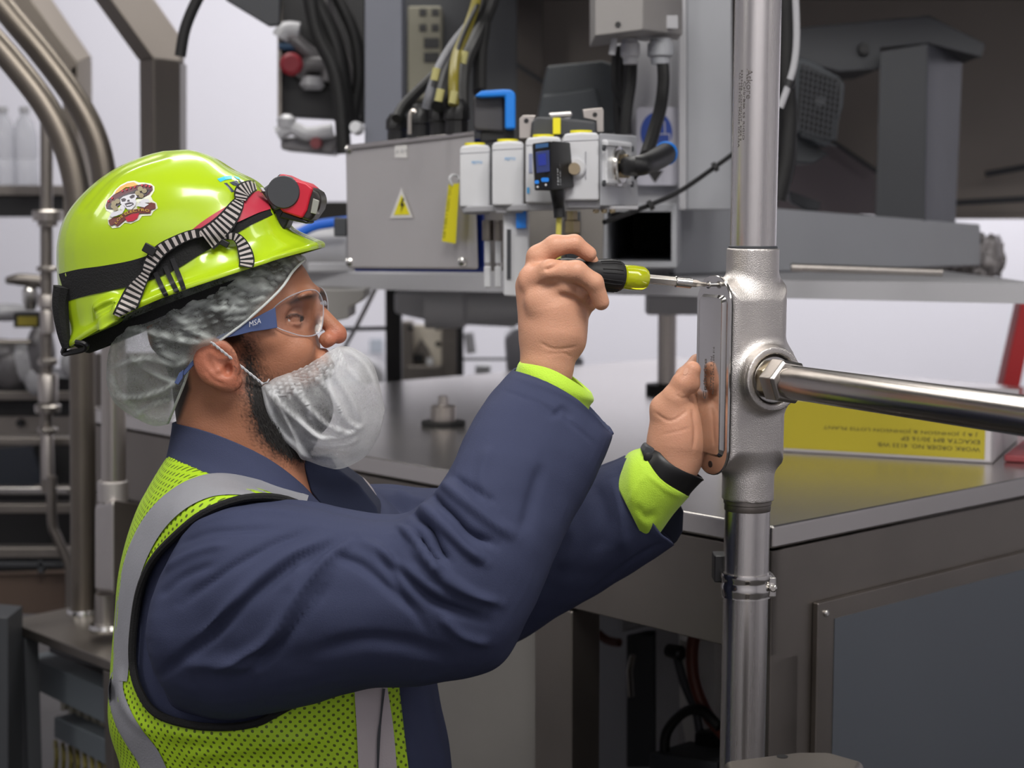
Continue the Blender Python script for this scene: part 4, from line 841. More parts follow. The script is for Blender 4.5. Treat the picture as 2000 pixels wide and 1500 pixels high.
MB().prism([dropz(c[0],0)+bk,dropz(c[3],0)+bk,dropz(c[3],zc-.022)+bk,dropz(c[0],zc-.022)+bk],-nn*.01).build('back_panel',M['greydark'],o,0)
def CQ(px,py,b):
    r=ray(px,py); oo=c[0]-nn*b; return CAMP+r*((oo-CAMP).dot(nn)/r.dot(nn))
for pts,b,mm,nm in (([(52,1280),(216,1352),(216,1420),(54,1340)],.06,'duct','wiring_duct'),([(105,1400),(216,1450),(216,1500),(105,1440)],.08,'duct','wiring_duct'),([(95,1262),(216,1312),(216,1330),(95,1290)],.16,'black','duct_gap_shade')):  # the black strip stands in for the shade between the ducts
    M.setdefault('duct',mat('duct_grey','#5f666c',.6)); MB().prism([CQ(x,y,b) for x,y in pts],-nn*.05).build(nm,M[mm],o,.003)
for k in range(7):
    x=118+k*15; y=1362+k*7.5; MB().prism([CQ(a,b_,.12) for a,b_ in rect(x,y,x+9,y+26)],-nn*.03).build('terminal',M['cream'],o,.001)
for k in range(8):
    x=108+k*14; MB().tube([CQ(x,1448+k*5,.1),CQ(x+3,1480+k*4,.09),CQ(x-2,1540,.1)],.005,6,sub=3).build('wire',mat('dull_yellow_wire','#6f6630',.5) if k==0 else bpy.data.materials['dull_yellow_wire'],o)
simple('black_side_column','dark column edge at the bottom left corner of the frame','column',pxprism([(-60,1200),(16,1206),(16,1540),(-60,1540)],3.2,.1),M['greydark'],.003)
# ================================================================ cast outlet box and conduits
YC=2.1
axT=P(1481,0,YC); axB=P(1449,1500,YC); AX=(axB-axT).normalized(); UP=-AX
def axis_at(py):
    r=ray(1000,py); t_=(P(1465,py,YC).z-axT.z)/(axB.z-axT.z); return axT+(axB-axT)*t_
nP=Vector((-.90,-.43,0)).normalized(); sP=Vector((.43,-.90,0)).normalized()
nP=(nP-UP*nP.dot(UP)).normalized(); sP=(sP-UP*sP.dot(UP)-nP*sP.dot(nP)).normalized()
R_P=.0285
cc=axis_at(733); oc=cc
topz=(axis_at(541)-oc).dot(UP); botz=(axis_at(917)-oc).dot(UP); HB=(topz-botz)/2; mid=(topz+botz)/2
Bas=np.array([nP,sP,UP]); oc_=np.array(oc+UP*mid)
hubT=(axis_at(485)-oc).dot(UP)-mid; hubB=(axis_at(975)-oc).dot(UP)-mid
def f_box(p):
    q=(p-oc_)@Bas.T
    # plan profile: stadium-cornered block, rounded rear
    ny=q-np.array([.008,0,0]); a=sd_rbox(ny,[.044,.0345,HB],.016)
    zz=np.abs(q[:,2])-(HB-.036); b=np.sqrt(q[:,1]**2+np.maximum(zz,0)**2)-.0355
    a=np.maximum(a,b*.9)
    rr=np.sqrt(q[:,0]**2+q[:,1]**2)
    hub=np.maximum(rr-.0325,np.maximum(q[:,2]-hubT,hubB-q[:,2])) ; hub=hub+.0
    a=smin(a,hub,.012)
    rad=np.sqrt((q[:,2]+mid)**2+(q[:,0]+.0)**2)
    boss=np.maximum(rad-.0395,np.maximum(q[:,1]-.054,-q[:,1])); flare=np.maximum(rad-(.0395+.03*np.clip(1-(q[:,1]-.026)/.02,0,1)**2*.5),np.maximum(q[:,1]-.046,-q[:,1]))
    a=smin(a,smin(boss,flare,.004),.008)
    hole=np.maximum(rad-.031,.040-q[:,1]); a=np.maximum(a,-hole)
    return a
lo=oc_-np.array([.085,.085,.20]); hi=oc_+np.array([.085,.085,.20])
box=thing('outlet_box','cast steel conduit outlet box with a polished oblong cover plate','outlet box',tuple(axis_at(975)))
me=mesh_sdf(f_box,lo,hi,.0016,'box_casting')
bm=bmesh.new(); bm.from_mesh(me); bmesh.ops.recalc_face_normals(bm,faces=bm.faces); bm.to_mesh(me); bm.free()
link('box_casting',me,M['cast'],box)
def BQ(n,s,z): return oc+UP*(mid+z)+nP*n+sP*s
def stadium(hw,hh,r,n=10):
    out=[]
    for cx,cy,a0 in ((hw-r,hh-r,0),(-(hw-r),hh-r,90),(-(hw-r),-(hh-r),180),(hw-r,-(hh-r),270)):
        for k in range(n+1): a=math.radians(a0+90*k/n); out.append((cx+r*math.cos(a),cy+r*math.sin(a)))
    return out
def stad_solid(levels,m,name,parent):
    mb=MB(); n=None
    for (nn_,hw,hh,r) in levels:
        ring=[BQ(nn_,a,b) for a,b in stadium(hw,hh,r)]; n=len(ring); mb.v+=[tuple(v) for v in ring]
    L=len(levels)
    for i in range(L-1): mb.f+=[(i*n+k,i*n+(k+1)%n,(i+1)*n+(k+1)%n,(i+1)*n+k) for k in range(n)]
    mb.f+=[tuple(range(n-1,-1,-1)),tuple((L-1)*n+k for k in range(n))]; mb.mi=[0]*len(mb.f); return mb.build(name,m,parent,0,autos=math.radians(28))
stad_solid([(.051,.036,HB+.001,.034),(.0535,.036,HB+.001,.034)],M['rubber'],'gasket',box)
cov=stad_solid([(.0535,.0375,HB+.003,.035),(.0555,.0375,HB+.003,.035),(.0562,.0368,HB+.002,.034),(.0562,.0300,HB-.021,.010),(.0575,.0285,HB-.0225,.009),(.0602,.0262,HB-.0245,.008),(.0606,.025,HB-.026,.007)],M['polish'],'cover_plate',box)
def screw(z,nm,out):
    q=BQ(.056,0,z); s=MB().lathe(q,nP,[(0,.0022),(out,.0022),(out,.0046),(out+.0018,.0046),(out+.0026,.003)],18).build(nm,M['chrome'],box)
    tn=MB()
    return s
screw(HB-.009,'cover_screw',.007)
MB().lathe(BQ(.0563,0,-HB+.010),nP,[(0,.0042),(.0004,.0042)],18).build('screw_hole',M['black'],cov)
A=BQ(.0609,.0085,-.012); flat_text('engraved_name','Calbrite',BQ(.0609,-.006,-.030),UP,-sP,.050,.0062,mat('engraving','#6a6462',.5),cov)
flat_text('engraved_line','TYPE C  2 IN',BQ(.0609,.0065,-.018),UP,-sP,.042,.0032,bpy.data.materials['engraving'],cov)
flat_text('engraved_line','MADE IN STAINLESS 316',BQ(.0609,.0115,-.022),UP,-sP,.058,.0032,bpy.data.materials['engraving'],cov)
# conduits
up=thing('steel_conduit','vertical steel conduit entering the outlet box from above','conduit',tuple(axis_at(487)))
MB().tube([axis_at(500),axis_at(0),axis_at(0)+UP*.9],R_P,40).build('conduit_tube',M['conduit'],up)
MB().lathe(axis_at(486),UP,[(0,.0302),(.003,.0302),(.004,.0288)],36).build('thread_sealant',M['greydark'],up)
ang0=math.atan2(0,1)
fr=(CAMP-axis_at(250)); fr=(fr-UP*fr.dot(UP)).normalized(); tg=UP.cross(fr).normalized()
tg= tg if tg.x>0 else -tg
def cyl(a_m,z,py0,r=R_P+.0003):
    """wrap print: a_m metres around from the camera-facing line, z metres downwards from py0"""
    th=a_m/R_P; return axis_at(py0)+AX*z+(fr*math.cos(th)+tg*math.sin(th))*r
def wraptext(name,txt,s0,w,h,py0):
    mb=text_fit(txt,lambda u,v:cyl(s0+v,u,py0),w,h); me=bpy.data.meshes.new(name); me.from_pydata(mb.v,[],mb.f); link(name,me,mat(name+'_ink','#55504f',.5),up,False)
wraptext('printed_name','Atkore',-.0125,.036,.0075,138)
wraptext('printed_line','Calbrite',-.0165,.030,.0032,162)
wraptext('printed_line','316 SS RIGID',-.0165,.050,.0026,195)
wraptext('printed_line','E333456  CONDUIT  SIZE 2',-.0205,.085,.0024,140)
wraptext('printed_line','UL LISTED  MADE IN USA',-.0235,.090,.0022,145)
lw=thing('steel_conduit','vertical steel conduit running down from the outlet box','conduit',tuple(P(1449,1500,YC)))
b0=axis_at(960); MB().tube([b0,axis_at(1500),axis_at(1500)+AX*1.0],R_P,40).build('conduit_tube',M['conduit'],lw)
MB().lathe(axis_at(976),AX,[(0,.0302),(.004,.0302),(.005,.0292),(.012,.0292),(.013,.0287)],36).build('thread_sealant',M['steel_dark'],lw)
q=axis_at(1142)
cl=thing('pipe_clamp','galvanised strap clamp around the lower conduit','pipe clamp',tuple(q))
MB().lathe(q-AX*.016,AX,[(0,.0293),(0,.0318),(.004,.0326),(.008,.0316),(.012,.0312),(.016,.0322),(.022,.0326),(.027,.0316),(.03,.0318),(.03,.0293)],40).build('clamp_band',M['polish'],cl)
MB().box(q+tg*.031+AX*0.0+fr*-.004,(.010,.03,.026)).build('clamp_ear',M['polish'],cl,.002)
MB().lathe(q+tg*.034,fr,[(0,.005),(.016,.005),(.018,.003)],12).build('clamp_screw',M['chrome'],cl)
MB().box(axis_at(1115)-tg*.034-fr*.02,(.016,.03,.035)).build('clamp_back',M['black'],cl,.002)
# branch
b0=oc; bz=axis_at(735)
def BR(d): return bz+sP_h*d
e_=P(2000,812,1.64); st=bz+sP*.05; sP_h=(e_-bz).normalized()
br=thing('branch_conduit','horizontal steel conduit leaving the outlet box towards the right edge','conduit',tuple(BR(.2)))
MB().tube([BR(.07),BR(.47),BR(.75)],.0203,36).build('conduit_tube',mat('branch_steel','#b0aaa4',.24,1,bump=.12,bscale=90,var=.1,vscale=60,stretch=(.1,.05,1)),br)
MB().lathe(BR(.036),sP_h,[(0,.0305),(.010,.0305),(.0105,.030),(.018,.028),(.0185,.024)],36).build('reducer_ring',M['polish'],br)
MB().lathe(BR(.052),sP_h,[(0,.0255),(.009,.0255),(.010,.024)],6,a=UP).build('lock_nut',M['brass'],br,.001)
u2=(UP*math.cos(.35)+sP_h.cross(UP)*math.sin(.35))
MB().lathe(BR(.062),sP_h,[(0,.0262),(.002,.0285),(.026,.0285),(.030,.0245)],6,a=u2).build('hex_coupling',mat('machined_steel','#bdb8b3',.3,1,bump=.08,bscale=300),br,.0012)
# block at the lower edge
zb=P(1500,1470,1.75).z
o=thing('steel_corner_block','steel block corner at the bottom edge below the lower conduit','block',tuple(P(1560,1560,1.75)))
c=[P(1412,1484,1.72),P(1560,1466,1.95),P(1640,1466,1.98),P(1760,1500,1.74),P(1640,1530,1.62)]
zz=c[0].z; c=[PZ(a,b,zz) for a,b in ((1412,1484),(1560,1466),(1620,1466),(1690,1486),(1640,1580),(1440,1580))]
MB().prism(c,(0,0,-.25)).build('block_body',M['steel_dark'],o,.008,seg=3)
MB().lathe(PZ(1528,1478,zz),(0,0,1),[(0,.006),(.0006,.006)],16).build('screw_hole',M['black'],o)
# ================================================================ the worker
Y0=2.07                      # middle plane of the head and torso
def vcol_mat(name,rough,cols,bump=.2,bscale=300,sss=0,spec=.4):
    """base colour blended by vertex attributes: cols=[(attr,colour)...] over the first colour"""
    m=mat(name,cols[0],rough,0,bump=bump,bscale=bscale,sss=sss,spec=spec); nt=m.node_tree; b=nt.nodes['Principled BSDF']
    n=nt.nodes.new('ShaderNodeTexNoise'); n.inputs['Scale'].default_value=45; n.inputs['Detail'].default_value=5
    tc=nt.nodes.new('ShaderNodeTexCoord'); nt.links.new(tc.outputs['Object'],n.inputs[0])
    prev=nt.nodes.new('ShaderNodeMix'); prev.data_type='RGBA'; prev.inputs[6].default_value=(*lin(cols[0]),1); prev.inputs[7].default_value=(*[c*.82 for c in lin(cols[0])],1); nt.links.new(n.outputs[0],prev.inputs[0])
    for at,c in cols[1:]:
        a=nt.nodes.new('ShaderNodeAttribute'); a.attribute_name=at
        mx=nt.nodes.new('ShaderNodeMix'); mx.data_type='RGBA'; mx.inputs[7].default_value=(*lin(c),1); nt.links.new(prev.outputs[2],mx.inputs[6]); nt.links.new(a.outputs['Fac'],mx.inputs[0]); prev=mx
    nt.links.new(prev.outputs[2],b.inputs['Base Color']); return m
def set_attr(me,name,vals):
    a=me.attributes.new(name,'FLOAT','POINT'); a.data.foreach_set('value',np.clip(vals,0,1).astype(np.float32))
skin=vcol_mat('skin',.47,['#b27a5e',('red','#b4604c'),('pale','#cf9c80'),('beard','#1c1613'),('dark','#17110f')],bump=.25,bscale=500,sss=.12)
person=thing('person','worker in navy coveralls and lime vest turning a screwdriver beside the outlet box','person',(P(520,1500,Y0).x,Y0,0))
K=Y0/F
def pt(px,py,dy=0.0): return np.array(P(px,py,Y0+dy))
# ---- head
def hx(px,py,dy=0): return pt(px,py,dy)
tilt=math.radians(-20)   # head leans back
Rt=np.array(Matrix.Rotation(tilt,3,'Y'))
def ell(p,c,r,rot=0): 
    R=np.array(Matrix.Rotation(math.radians(rot),3,'Y')); return sd_ell(p,c,r,R)
def mir(p): q=p.copy(); q[:,1]=Y0-np.abs(p[:,1]-Y0); return q
def f_head(p):
    q=mir(p); k=K
    d=ell(q,hx(425,585),(165*k,.079,140*k),-12)                 # skull
    d=smin(d,ell(q,hx(505,600),(112*k,.066,118*k),10),.02)       # forehead and face core
    d=smin(d,ell(q,hx(530,690),(88*k,.056,118*k),-28),.02)       # jaw block
    d=smin(d,ell(q,hx(585,800),(66*k,.040,62*k),0),.03)        # chin
    d=smin(d,ell(q,hx(560,690,-.036),(50*k,.020,36*k),-18),.02)   # cheek
    d=smin(d,ell(q,hx(500,650,-.055),(45*k,.014,22*k),20),.02)     # cheekbone
    d=smin(d,ell(q,hx(594,578,-.022),(24*k,.030,14*k),-25),.012) # brow ridge
    d=smin(d,sd_cone(q,hx(440,745,-.05),hx(585,865,-.03),.016,.013),.025)   # jaw line
    # neck
    d=smin(d,sd_cone(q,hx(430,730,0),hx(470,1000,.0),.060,.064,.92),.03)
    d=smin(d,sd_cone(q,hx(500,800,-.02),hx(545,1010,-.01),.036,.048),.03)
    # eye socket
    s=ell(q,hx(582,621,-.038),(27*k,.014,19*k),0); d=-smin(-d,s,.012)
    # nose
    d=smin(d,sd_cone(q,hx(612,598),hx(658,648),.0095,.0105),.008)
    d=smin(d,ell(q,hx(659,655),(18*k,.0105,16*k),20),.006)
    d=smin(d,ell(q,hx(640,663,-.0115),(17*k,.0085,15*k),0),.006)
    n=ell(q,hx(652,676,-.0065),(9*k,.0038,6*k),-25); d=-smin(-d,n,.003)
    # lips and philtrum (under the beard cover)
    d=smin(d,ell(q,hx(636,706),(14*k,.020,24*k),-15),.012)
    d=smin(d,ell(q,hx(646,714),(6*k,.018,6*k),0),.005); d=smin(d,ell(q,hx(642,732),(8*k,.016,7*k),0),.005)
    # ear (near and far)
    e=ell(q,hx(422,708,-.083),(42*k,.009,50*k),-22)
    e=smin(e,ell(q,hx(450,748,-.079),(24*k,.007,18*k),-20),.006)
    e=smin(e,ell(q,hx(425,705,-.072),(30*k,.012,36*k),-22),.008)
    cav=ell(q,hx(433,706,-.0945),(30*k,.011,36*k),-22); e=-smin(-e,cav,.0045)
    rim=sd_cone(q,hx(405,733,-.086),hx(430,724,-.086),.002,.0025); e=smin(e,rim,.004)
    e=smin(e,sd_cone(q,hx(412,690,-.0855),hx(424,722,-.085),.0028,.003),.004)
    e=smin(e,ell(q,hx(461,718,-.079),(9*k,.006,13*k),-10),.004)
    can=ell(q,hx(444,722,-.086),(9*k,.009,12*k),0); e=-smin(-e,can,.004)
    d=smin(d,e,.005)
    # eyelids over the eyeball
    dist=np.linalg.norm(q-hx(567,623,-.0315),axis=1); d=smin(d,dist-.0152,.004)
    P2=topx(q); e2=np.sqrt(((P2[:,0]-577)/16)**2+((P2[:,1]-624+(P2[:,0]-577)*.05)/7.0)**2)
    carve=np.maximum(dist-.024,(e2-1)*.0045); d=np.maximum(d,-carve); d=smin(d,dist-.0120,.001)
    return d
c0=hx(250,470,-.13); c1=hx(700,1010,.13)
me=mesh_sdf(f_head,(c0[0],Y0-.125,c1[2]),(c1[0],Y0+.125,c0[2]),.0018,'head')
bmh=bmesh.new(); bmh.from_mesh(me)
def add_me(bm,me): bm.from_mesh(me)
# ---- hands and arms: skin from forearm to fingertips
def handmesh(f,ctr,ext,h): 
    lo=np.array(ctr)-ext; hi=np.array(ctr)+ext; return mesh_sdf(f,lo,hi,h)
YN=1.98
def N(px,py,dy=0): return np.array(P(px,py,YN+dy))
kN=YN/F
def chain(p,pts,k=.004):
    d=None
    for (a,ra),(b,rb) in zip(pts[:-1],pts[1:]):
        e=sd_cone(p,a,b,ra,rb); d=e if d is None else smin(d,e,k)
    return d
SDa=np.array(P(1085,528,YN+.012)); SDb=np.array(P(1392,552,P(1392,552,YC).y))
def f_near(p):
    # forearm, wrist
    d=sd_cone(p,N(1040,850,.0),N(1068,715,0),.034,.030)
    d=smin(d,sd_cone(p,N(1068,715,0),N(1076,650,0),.028,.030),.012)
    # palm and back of hand: slab from wrist up to the knuckles
    d=smin(d,sd_cone(p,N(1058,655,.006),N(1046,560,.010),.026,.024),.016)
    d=smin(d,sd_cone(p,N(1088,650,.000),N(1100,585,.004),.030,.025),.016)
    d=smin(d,sd_cone(p,N(1078,600,-.004),N(1066,548,-.002),.026,.020),.014)
    # thenar / hypothenar bulge on the right
    d=smin(d,sd_cone(p,N(1110,665,.010),N(1118,610,.016),.020,.019),.014)
    # index finger: up from its knuckle then out over the handle
    ix=chain(p,[(N(1045,560,.012),.0165),(N(1052,502,.010),.0140),(N(1084,480,.006),.0125),(N(1122,476,.006),.0105),(N(1150,496,.010),.0092)],.004)
    d=smin(d,ix,.007)
    # middle finger in front of the handle
    mf=chain(p,[(N(1038,552,-.004),.0150),(N(1075,530,-.022),.0135),(N(1126,530,-.029),.0122),(N(1160,552,-.026),.0108),(N(1174,590,-.020),.0096)],.004)
    d=smin(d,mf,.0035)
    # ring finger below it
    rf=chain(p,[(N(1070,575,-.006),.0140),(N(1102,560,-.018),.0120),(N(1130,572,-.012),.0105),(N(1150,592,.006),.0092),(N(1140,605,.018),.0088)],.004)
    d=smin(d,rf,.006)
    lf=chain(p,[(N(1080,610,-.004),.0130),(N(1110,598,-.006),.0108),(N(1126,612,.004),.0092),(N(1120,622,.018),.0085)],.004)
    d=smin(d,lf,.008)
    # thumb on the far side, along the handle
    tb=chain(p,[(N(1075,600,.030),.0150),(N(1085,556,.036),.0135),(N(1120,528,.036),.0120),(N(1152,512,.030),.0105)],.004)
    d=smin(d,tb,.008)
    # knuckle bumps
    d=smin(d,ell(p,N(1036,540,-.002),(.012,.010,.012)),.008)
    d=smin(d,ell(p,N(1048,588,-.018),(.012,.008,.013)),.012)
    return d
m1=handmesh(f_near,N(1090,640,0),[.085,.07,.125],.0015)
YFH=2.10
def G(px,py,dy=0): return np.array(P(px,py,YFH+dy))
def f_far(p):
    d=sd_cone(p,G(1235,1010,.02),G(1315,905,.0),.036,.0295)
    d=smin(d,sd_cone(p,G(1315,905,.0),G(1322,868,.0),.030,.034),.014)
    # palm: thenar mound towards the camera, heel of the hand
    d=smin(d,sd_cone(p,G(1305,865,-.004),G(1303,800,-.006),.0245,.021),.014)
    d=smin(d,sd_cone(p,G(1342,875,.012),G(1338,800,.016),.024,.024),.016)
    d=smin(d,ell(p,G(1328,835,-.010),(.025,.022,.036)),.012)
    # thumb
    tb=chain(p,[(G(1303,800,-.008),.0200),(G(1316,778,-.014),.0155),(G(1334,748,-.017),.0135),(G(1352,722,-.017),.0108)],.005)
    tb=smin(tb,ell(p,G(1347,744,-.0165),(.0125,.011,.016),-25),.006)
    d=smin(d,tb,.007)
    # fingers behind the box
    for (a,b,c_,e_) in (((1325,800,.022),(1338,735,.034),(1362,708,.052),(1395,700,.075)),((1335,810,.040),(1360,762,.056),(1400,748,.078),(1435,752,.094)),((1340,835,.045),(1370,805,.064),(1410,798,.084),(1440,803,.094)),((1345,862,.043),(1372,848,.062),(1405,845,.080),(1430,850,.088))):
        d=smin(d,chain(p,[(G(*a),.0145),(G(*b),.0118),(G(*c_),.0102),(G(*e_),.0090)],.004),.006)
    return d
m2=handmesh(f_far,G(1330,850,.03),[.095,.095,.125],.0015)
# arms inside the sleeves
def f_arm(p):
    d=chain(p,[(N(1050,800,0),.033),(np.array(P(960,1160,1.87)),.045),(np.array(P(470,1150,1.92)),.042),(pt(490,1100,0),.08)],.02)
    d=smin(d,chain(p,[(G(1262,985,.016),.033),(np.array(P(1010,1170,2.22)),.044),(np.array(P(700,1120,2.26)),.056),(pt(500,1060,0),.09)],.02),.02)
    d=smin(d,sd_cone(p,pt(490,1060),pt(520,1500),.08,.12,1.15),.04)
    d=smin(d,sd_cone(p,pt(520,1500),pt(540,2100),.13,.12,1.2),.04)
    return d
lo=pt(300,2350,-.25); hi=pt(1300,820,.25)
m3=mesh_sdf(f_arm,(lo[0],Y0-.3,lo[2]),(hi[0]+.05,Y0+.32,hi[2]),.012)
for m_ in (m1,m2,m3): bmh.from_mesh(m_)
bmesh.ops.recalc_face_normals(bmh,faces=bmh.faces)
me=bpy.data.meshes.new('body'); bmh.to_mesh(me); bmh.free()
V=me_co(me); Q=topx(V)
def inpoly(Q,poly):
    poly=np.array(poly,float); x,y=Q[:,0],Q[:,1]; c=np.zeros(len(Q),bool); j=len(poly)-1
    for i in range(len(poly)):
        xi,yi=poly[i]; xj,yj=poly[j]; k=((yi>y)!=(yj>y))&(x<(xj-xi)*(y-yi)/((yj-yi)+1e-12)+xi); c^=k; j=i
    return c
def softpoly(Q,poly,w):
    ins=inpoly(Q,poly); d,_=dist_poly(Q,list(poly)+[poly[0]]); s=np.where(ins,d,-d); return np.clip(.5+s/(2*w),0,1)
Vm=V.copy(); Vm[:,1]=Y0-np.abs(V[:,1]-Y0); Qm=topx(Vm)   # mirrored far side onto the near side
headmask=(V[:,2]>hx(0,1000)[2])&(Q[:,0]<700)&(np.abs(V[:,1]-Y0)<.12)
bp=[(468,655),(490,668),(512,735),(560,760),(620,735),(650,700),(668,700),(690,760),(690,880),(600,905),(540,890),(500,850),(480,790),(474,725)]
beard=softpoly(Qm,bp,22)*headmask
nz=wob(V,2200,5,2)*.5+wob(V,700,4,2)*.3
beard=np.clip(beard*1.25+nz*.8*(beard>.02)*(beard<.9)-.06,0,1)
hairp=[(300,500),(560,480),(590,520),(560,548),(500,600),(478,640),(470,668),(455,676),(430,660),(380,660),(366,700),(372,760),(352,815),(330,850),(290,840)]
dark=softpoly(Qm,hairp,5)*headmask
brow=softpoly(Qm,[(560,592),(578,580),(602,573),(618,576),(612,583),(590,586),(568,597)],4)*headmask*(Vm[:,1]>Y0-.08)
lash=np.exp(-((dist_poly(Qm,[(560,620),(568,615),(580,614),(591,619)])[0])/2.2)**2)*headmask
earred=.6*softpoly(Qm,[(365,670),(440,665),(478,715),(475,765),(430,760),(380,730)],10)*headmask*.7
nosered=softpoly(Qm,[(640,640),(680,640),(682,680),(640,685)],14)*headmask*.5
handm=1-headmask
kn=sum(np.exp(-(np.linalg.norm(V-c,axis=1)/r)**2) for c,r in ((N(1150,498,.0),.014),(N(1170,596,-.012),.014),(N(1036,540,-.01),.014),(G(1350,735,-.03),.02),(G(1330,840,-.03),.03)))
set_attr(me,'red',np.maximum(np.maximum(earred,nosered),np.clip(kn,0,1)*.55*handm))
set_attr(me,'pale',handm*.75); set_attr(me,'beard',beard); set_attr(me,'dark',np.maximum(np.maximum(dark*.96,brow*.85),lash))
body=link('body',me,skin,person)
wr=[([(1052,668),(1085,682),(1130,676)],3,-.0008),([(1120,700),(1100,690),(1065,692)],3,-.0005),([(1090,575),(1120,583),(1143,600)],5,-.003),([(1100,505),(1082,520),(1060,528)],4,-.003),([(1120,500),(1140,512),(1158,515)],3,-.0012),
    ([(1145,590),(1152,572),(1140,556)],3,-.001),([(1045,560),(1080,545),(1110,553)],4,-.0012),
    ([(1278,805),(1310,822),(1345,800)],3,-.0012),([(1290,850),(1325,842),(1350,835)],3,-.0006),([(1352,795),(1358,840),(1355,880)],4,-.0022),([(1318,770),(1332,778),(1345,775)],3,-.0007),([(1325,752),(1338,742)],5,.0003)]
wr+=[([(382,700),(392,680),(420,674),(448,690)],5,.0012),([(400,720),(415,740),(440,752)],4,-.0010),([(636,652),(630,664),(634,676)],4,-.0012),([(640,690),(625,712),(600,735)],6,-.0010),([(575,640),(600,648),(622,640)],4,-.0008)]
brush(me,wr)
# thumbnail

nl=[hit(bvh_of(body.data),x,y,.0006) for x,y in ((1335,727),(1338,721),(1342,718),(1345,721),(1343,729),(1338,733),(1335,731))]
MB().add(nl,[tuple(range(7))]).build('thumbnail',mat('nail','#cc9a82',.35),person)
# eyes
for s_ in (-1,1):
    c=Vector(hx(567,623,0)); c.y=Y0+s_*.0315
    mb=MB(); look=Vector((.80,s_*.05-.28,.01)).normalized(); mb.lathe(c-look*.0132,look,[(.0132*(1-math.cos(a)),.0132*math.sin(a)) for a in np.linspace(.05,math.pi-.05,22)],24)
    ey=mb.build('eye',mat('eyeball','#cfc4bc',.2,0) if s_<0 else bpy.data.materials['eyeball'],person)
    MB().lathe(c,look,[(.01335*math.cos(a),.01335*math.sin(a)) for a in (.46,.36,.26,.15,.04)],24).build('iris',mat('iris_brown','#2a170d',.1) if s_<0 else bpy.data.materials['iris_brown'],ey)
    MB().lathe(c,look,[(.0135*math.cos(a),.0135*math.sin(a)) for a in (.2,.12,.03)],18).build('pupil',M['black'],ey)
# beard hair tufts
BV=bvh_of(body.data)
hair=mat('dark_hair','#120e0c',.7,0)
mb=MB(); rr_=random.Random(3); bpol=[(480,700),(497,735),(512,760),(540,800),(590,850),(640,905),(600,900),(552,885),(515,850),(492,800),(480,750)]
npt=0
while npt<2600:
    a,b=rr_.uniform(470,640),rr_.uniform(690,905)
    if not inpoly(np.array([[a,b]]),bpol)[0]: 
        if rr_.random()>.06 or not inpoly(np.array([[a,b]]),bp)[0]: continue
    npt+=1; h=hit(BV,a,b,-.0003)
    if h is None or h.y<1.9: continue
    g=P(a+rr_.uniform(-2,6),b+rr_.uniform(5,13),h.y-rr_.uniform(.001,.004)); w=Vector((.0004,0,.0001)); mb.add([h-w,h+w,g],[(0,1,2)])
o=mb.build('beard',hair,person); tag(o,'short dark beard along the jaw',kind='stuff')
# ---- coverall torso
navy=mat('navy_coverall_cloth','#3a3f57',.8,0,bump=.3,bscale=900,var=.06,vscale=10,spec=.15)
TR=[([(350,868),(420,893),(500,925),(590,955)],.070,Y0),([(342,893),(420,918),(510,955),(640,1000)],.095,Y0),([(322,925),(420,945),(540,985),(690,1030)],.150,Y0),([(300,962),(420,970),(560,1000),(730,1040)],.185,Y0),([(275,1012),(420,1015),(760,1050)],.208,Y0),([(247,1110),(820,1112)],.212,Y0),([(236,1220),(836,1220)],.203,Y0),([(228,1330),(846,1330)],.192,Y0),([(226,1420),(860,1420)],.187,Y0),([(250,1520),(880,1520)],.185,Y0),([(240,1700),(890,1700)],.185,Y0),([(230,1900),(880,1900)],.19,Y0)]
Vt,Ft=loft(TR,6,64,expo=.8); tm=mesh_np(Vt,Ft,'coverall_torso')
brush(tm,[([(800,1350),(840,1440),(860,1560)],14,-.006),([(835,1340),(862,1420),(868,1500)],8,.004)])
link('coverall_torso',tm,navy,person)
# trousers and boots, out of frame
legV=[]; zb=P(0,1900,Y0).z; xm=P(550,1900,Y0).x
mb=MB()
for s_ in (-1,1):
    mb.tube([(xm,Y0+s_*.09,zb+.06),(xm+.01,Y0+s_*.10,.78),(xm+.02,Y0+s_*.11,.48),(xm,Y0+s_*.12,.10)],[.15,.125,.10,.085],24,sub=5)
mb.build('coverall_trousers',navy,person)
for s_ in (-1,1):
    b=MB(); b.tube([(xm,Y0+s_*.12,.16),(xm,Y0+s_*.12,.07)],[.055,.055],20); b.tube([(xm-.04,Y0+s_*.12,.05),(xm+.06,Y0+s_*.12,.055),(xm+.17,Y0+s_*.125,.042)],[.05,.055,.042],20,sub=3); b.box((xm+.06,Y0+s_*.12,.0125),(.30,.10,.025)); b.build('boot',M['black'],person)
# near sleeve
NSs=[([(335,1085),(300,1180),(292,1260),(318,1330)],.02,1.94),([(362,1032),(308,1180),(300,1280),(340,1385)],.075,1.905),([(430,996),(420,1130),(425,1260),(440,1410)],.102,1.88),([(560,984),(545,1120),(545,1240),(560,1385)],.100,1.87),([(690,1010),(690,1120),(695,1220),(700,1352)],.094,1.86),
 ([(775,1016),(800,1130),(815,1230),(835,1338)],.086,1.855),([(838,972),(890,1090),(930,1200),(968,1303)],.080,1.855),([(872,925),(935,1030),(1005,1140),(1030,1215)],.077,1.865),([(905,862),(985,940),(1050,1020),(1092,1080)],.074,1.89),([(945,795),(1020,855),(1090,915),(1146,965)],.070,1.92),([(980,745),(1060,790),(1130,840),(1192,866)],.064,1.945),([(1000,722),(1065,742),(1130,786),(1194,846)],.056,1.96)]
Vs,Fs=loft(NSs,16,200,capB=False,expo=.9); sm=mesh_np(Vs,Fs,'sleeve')
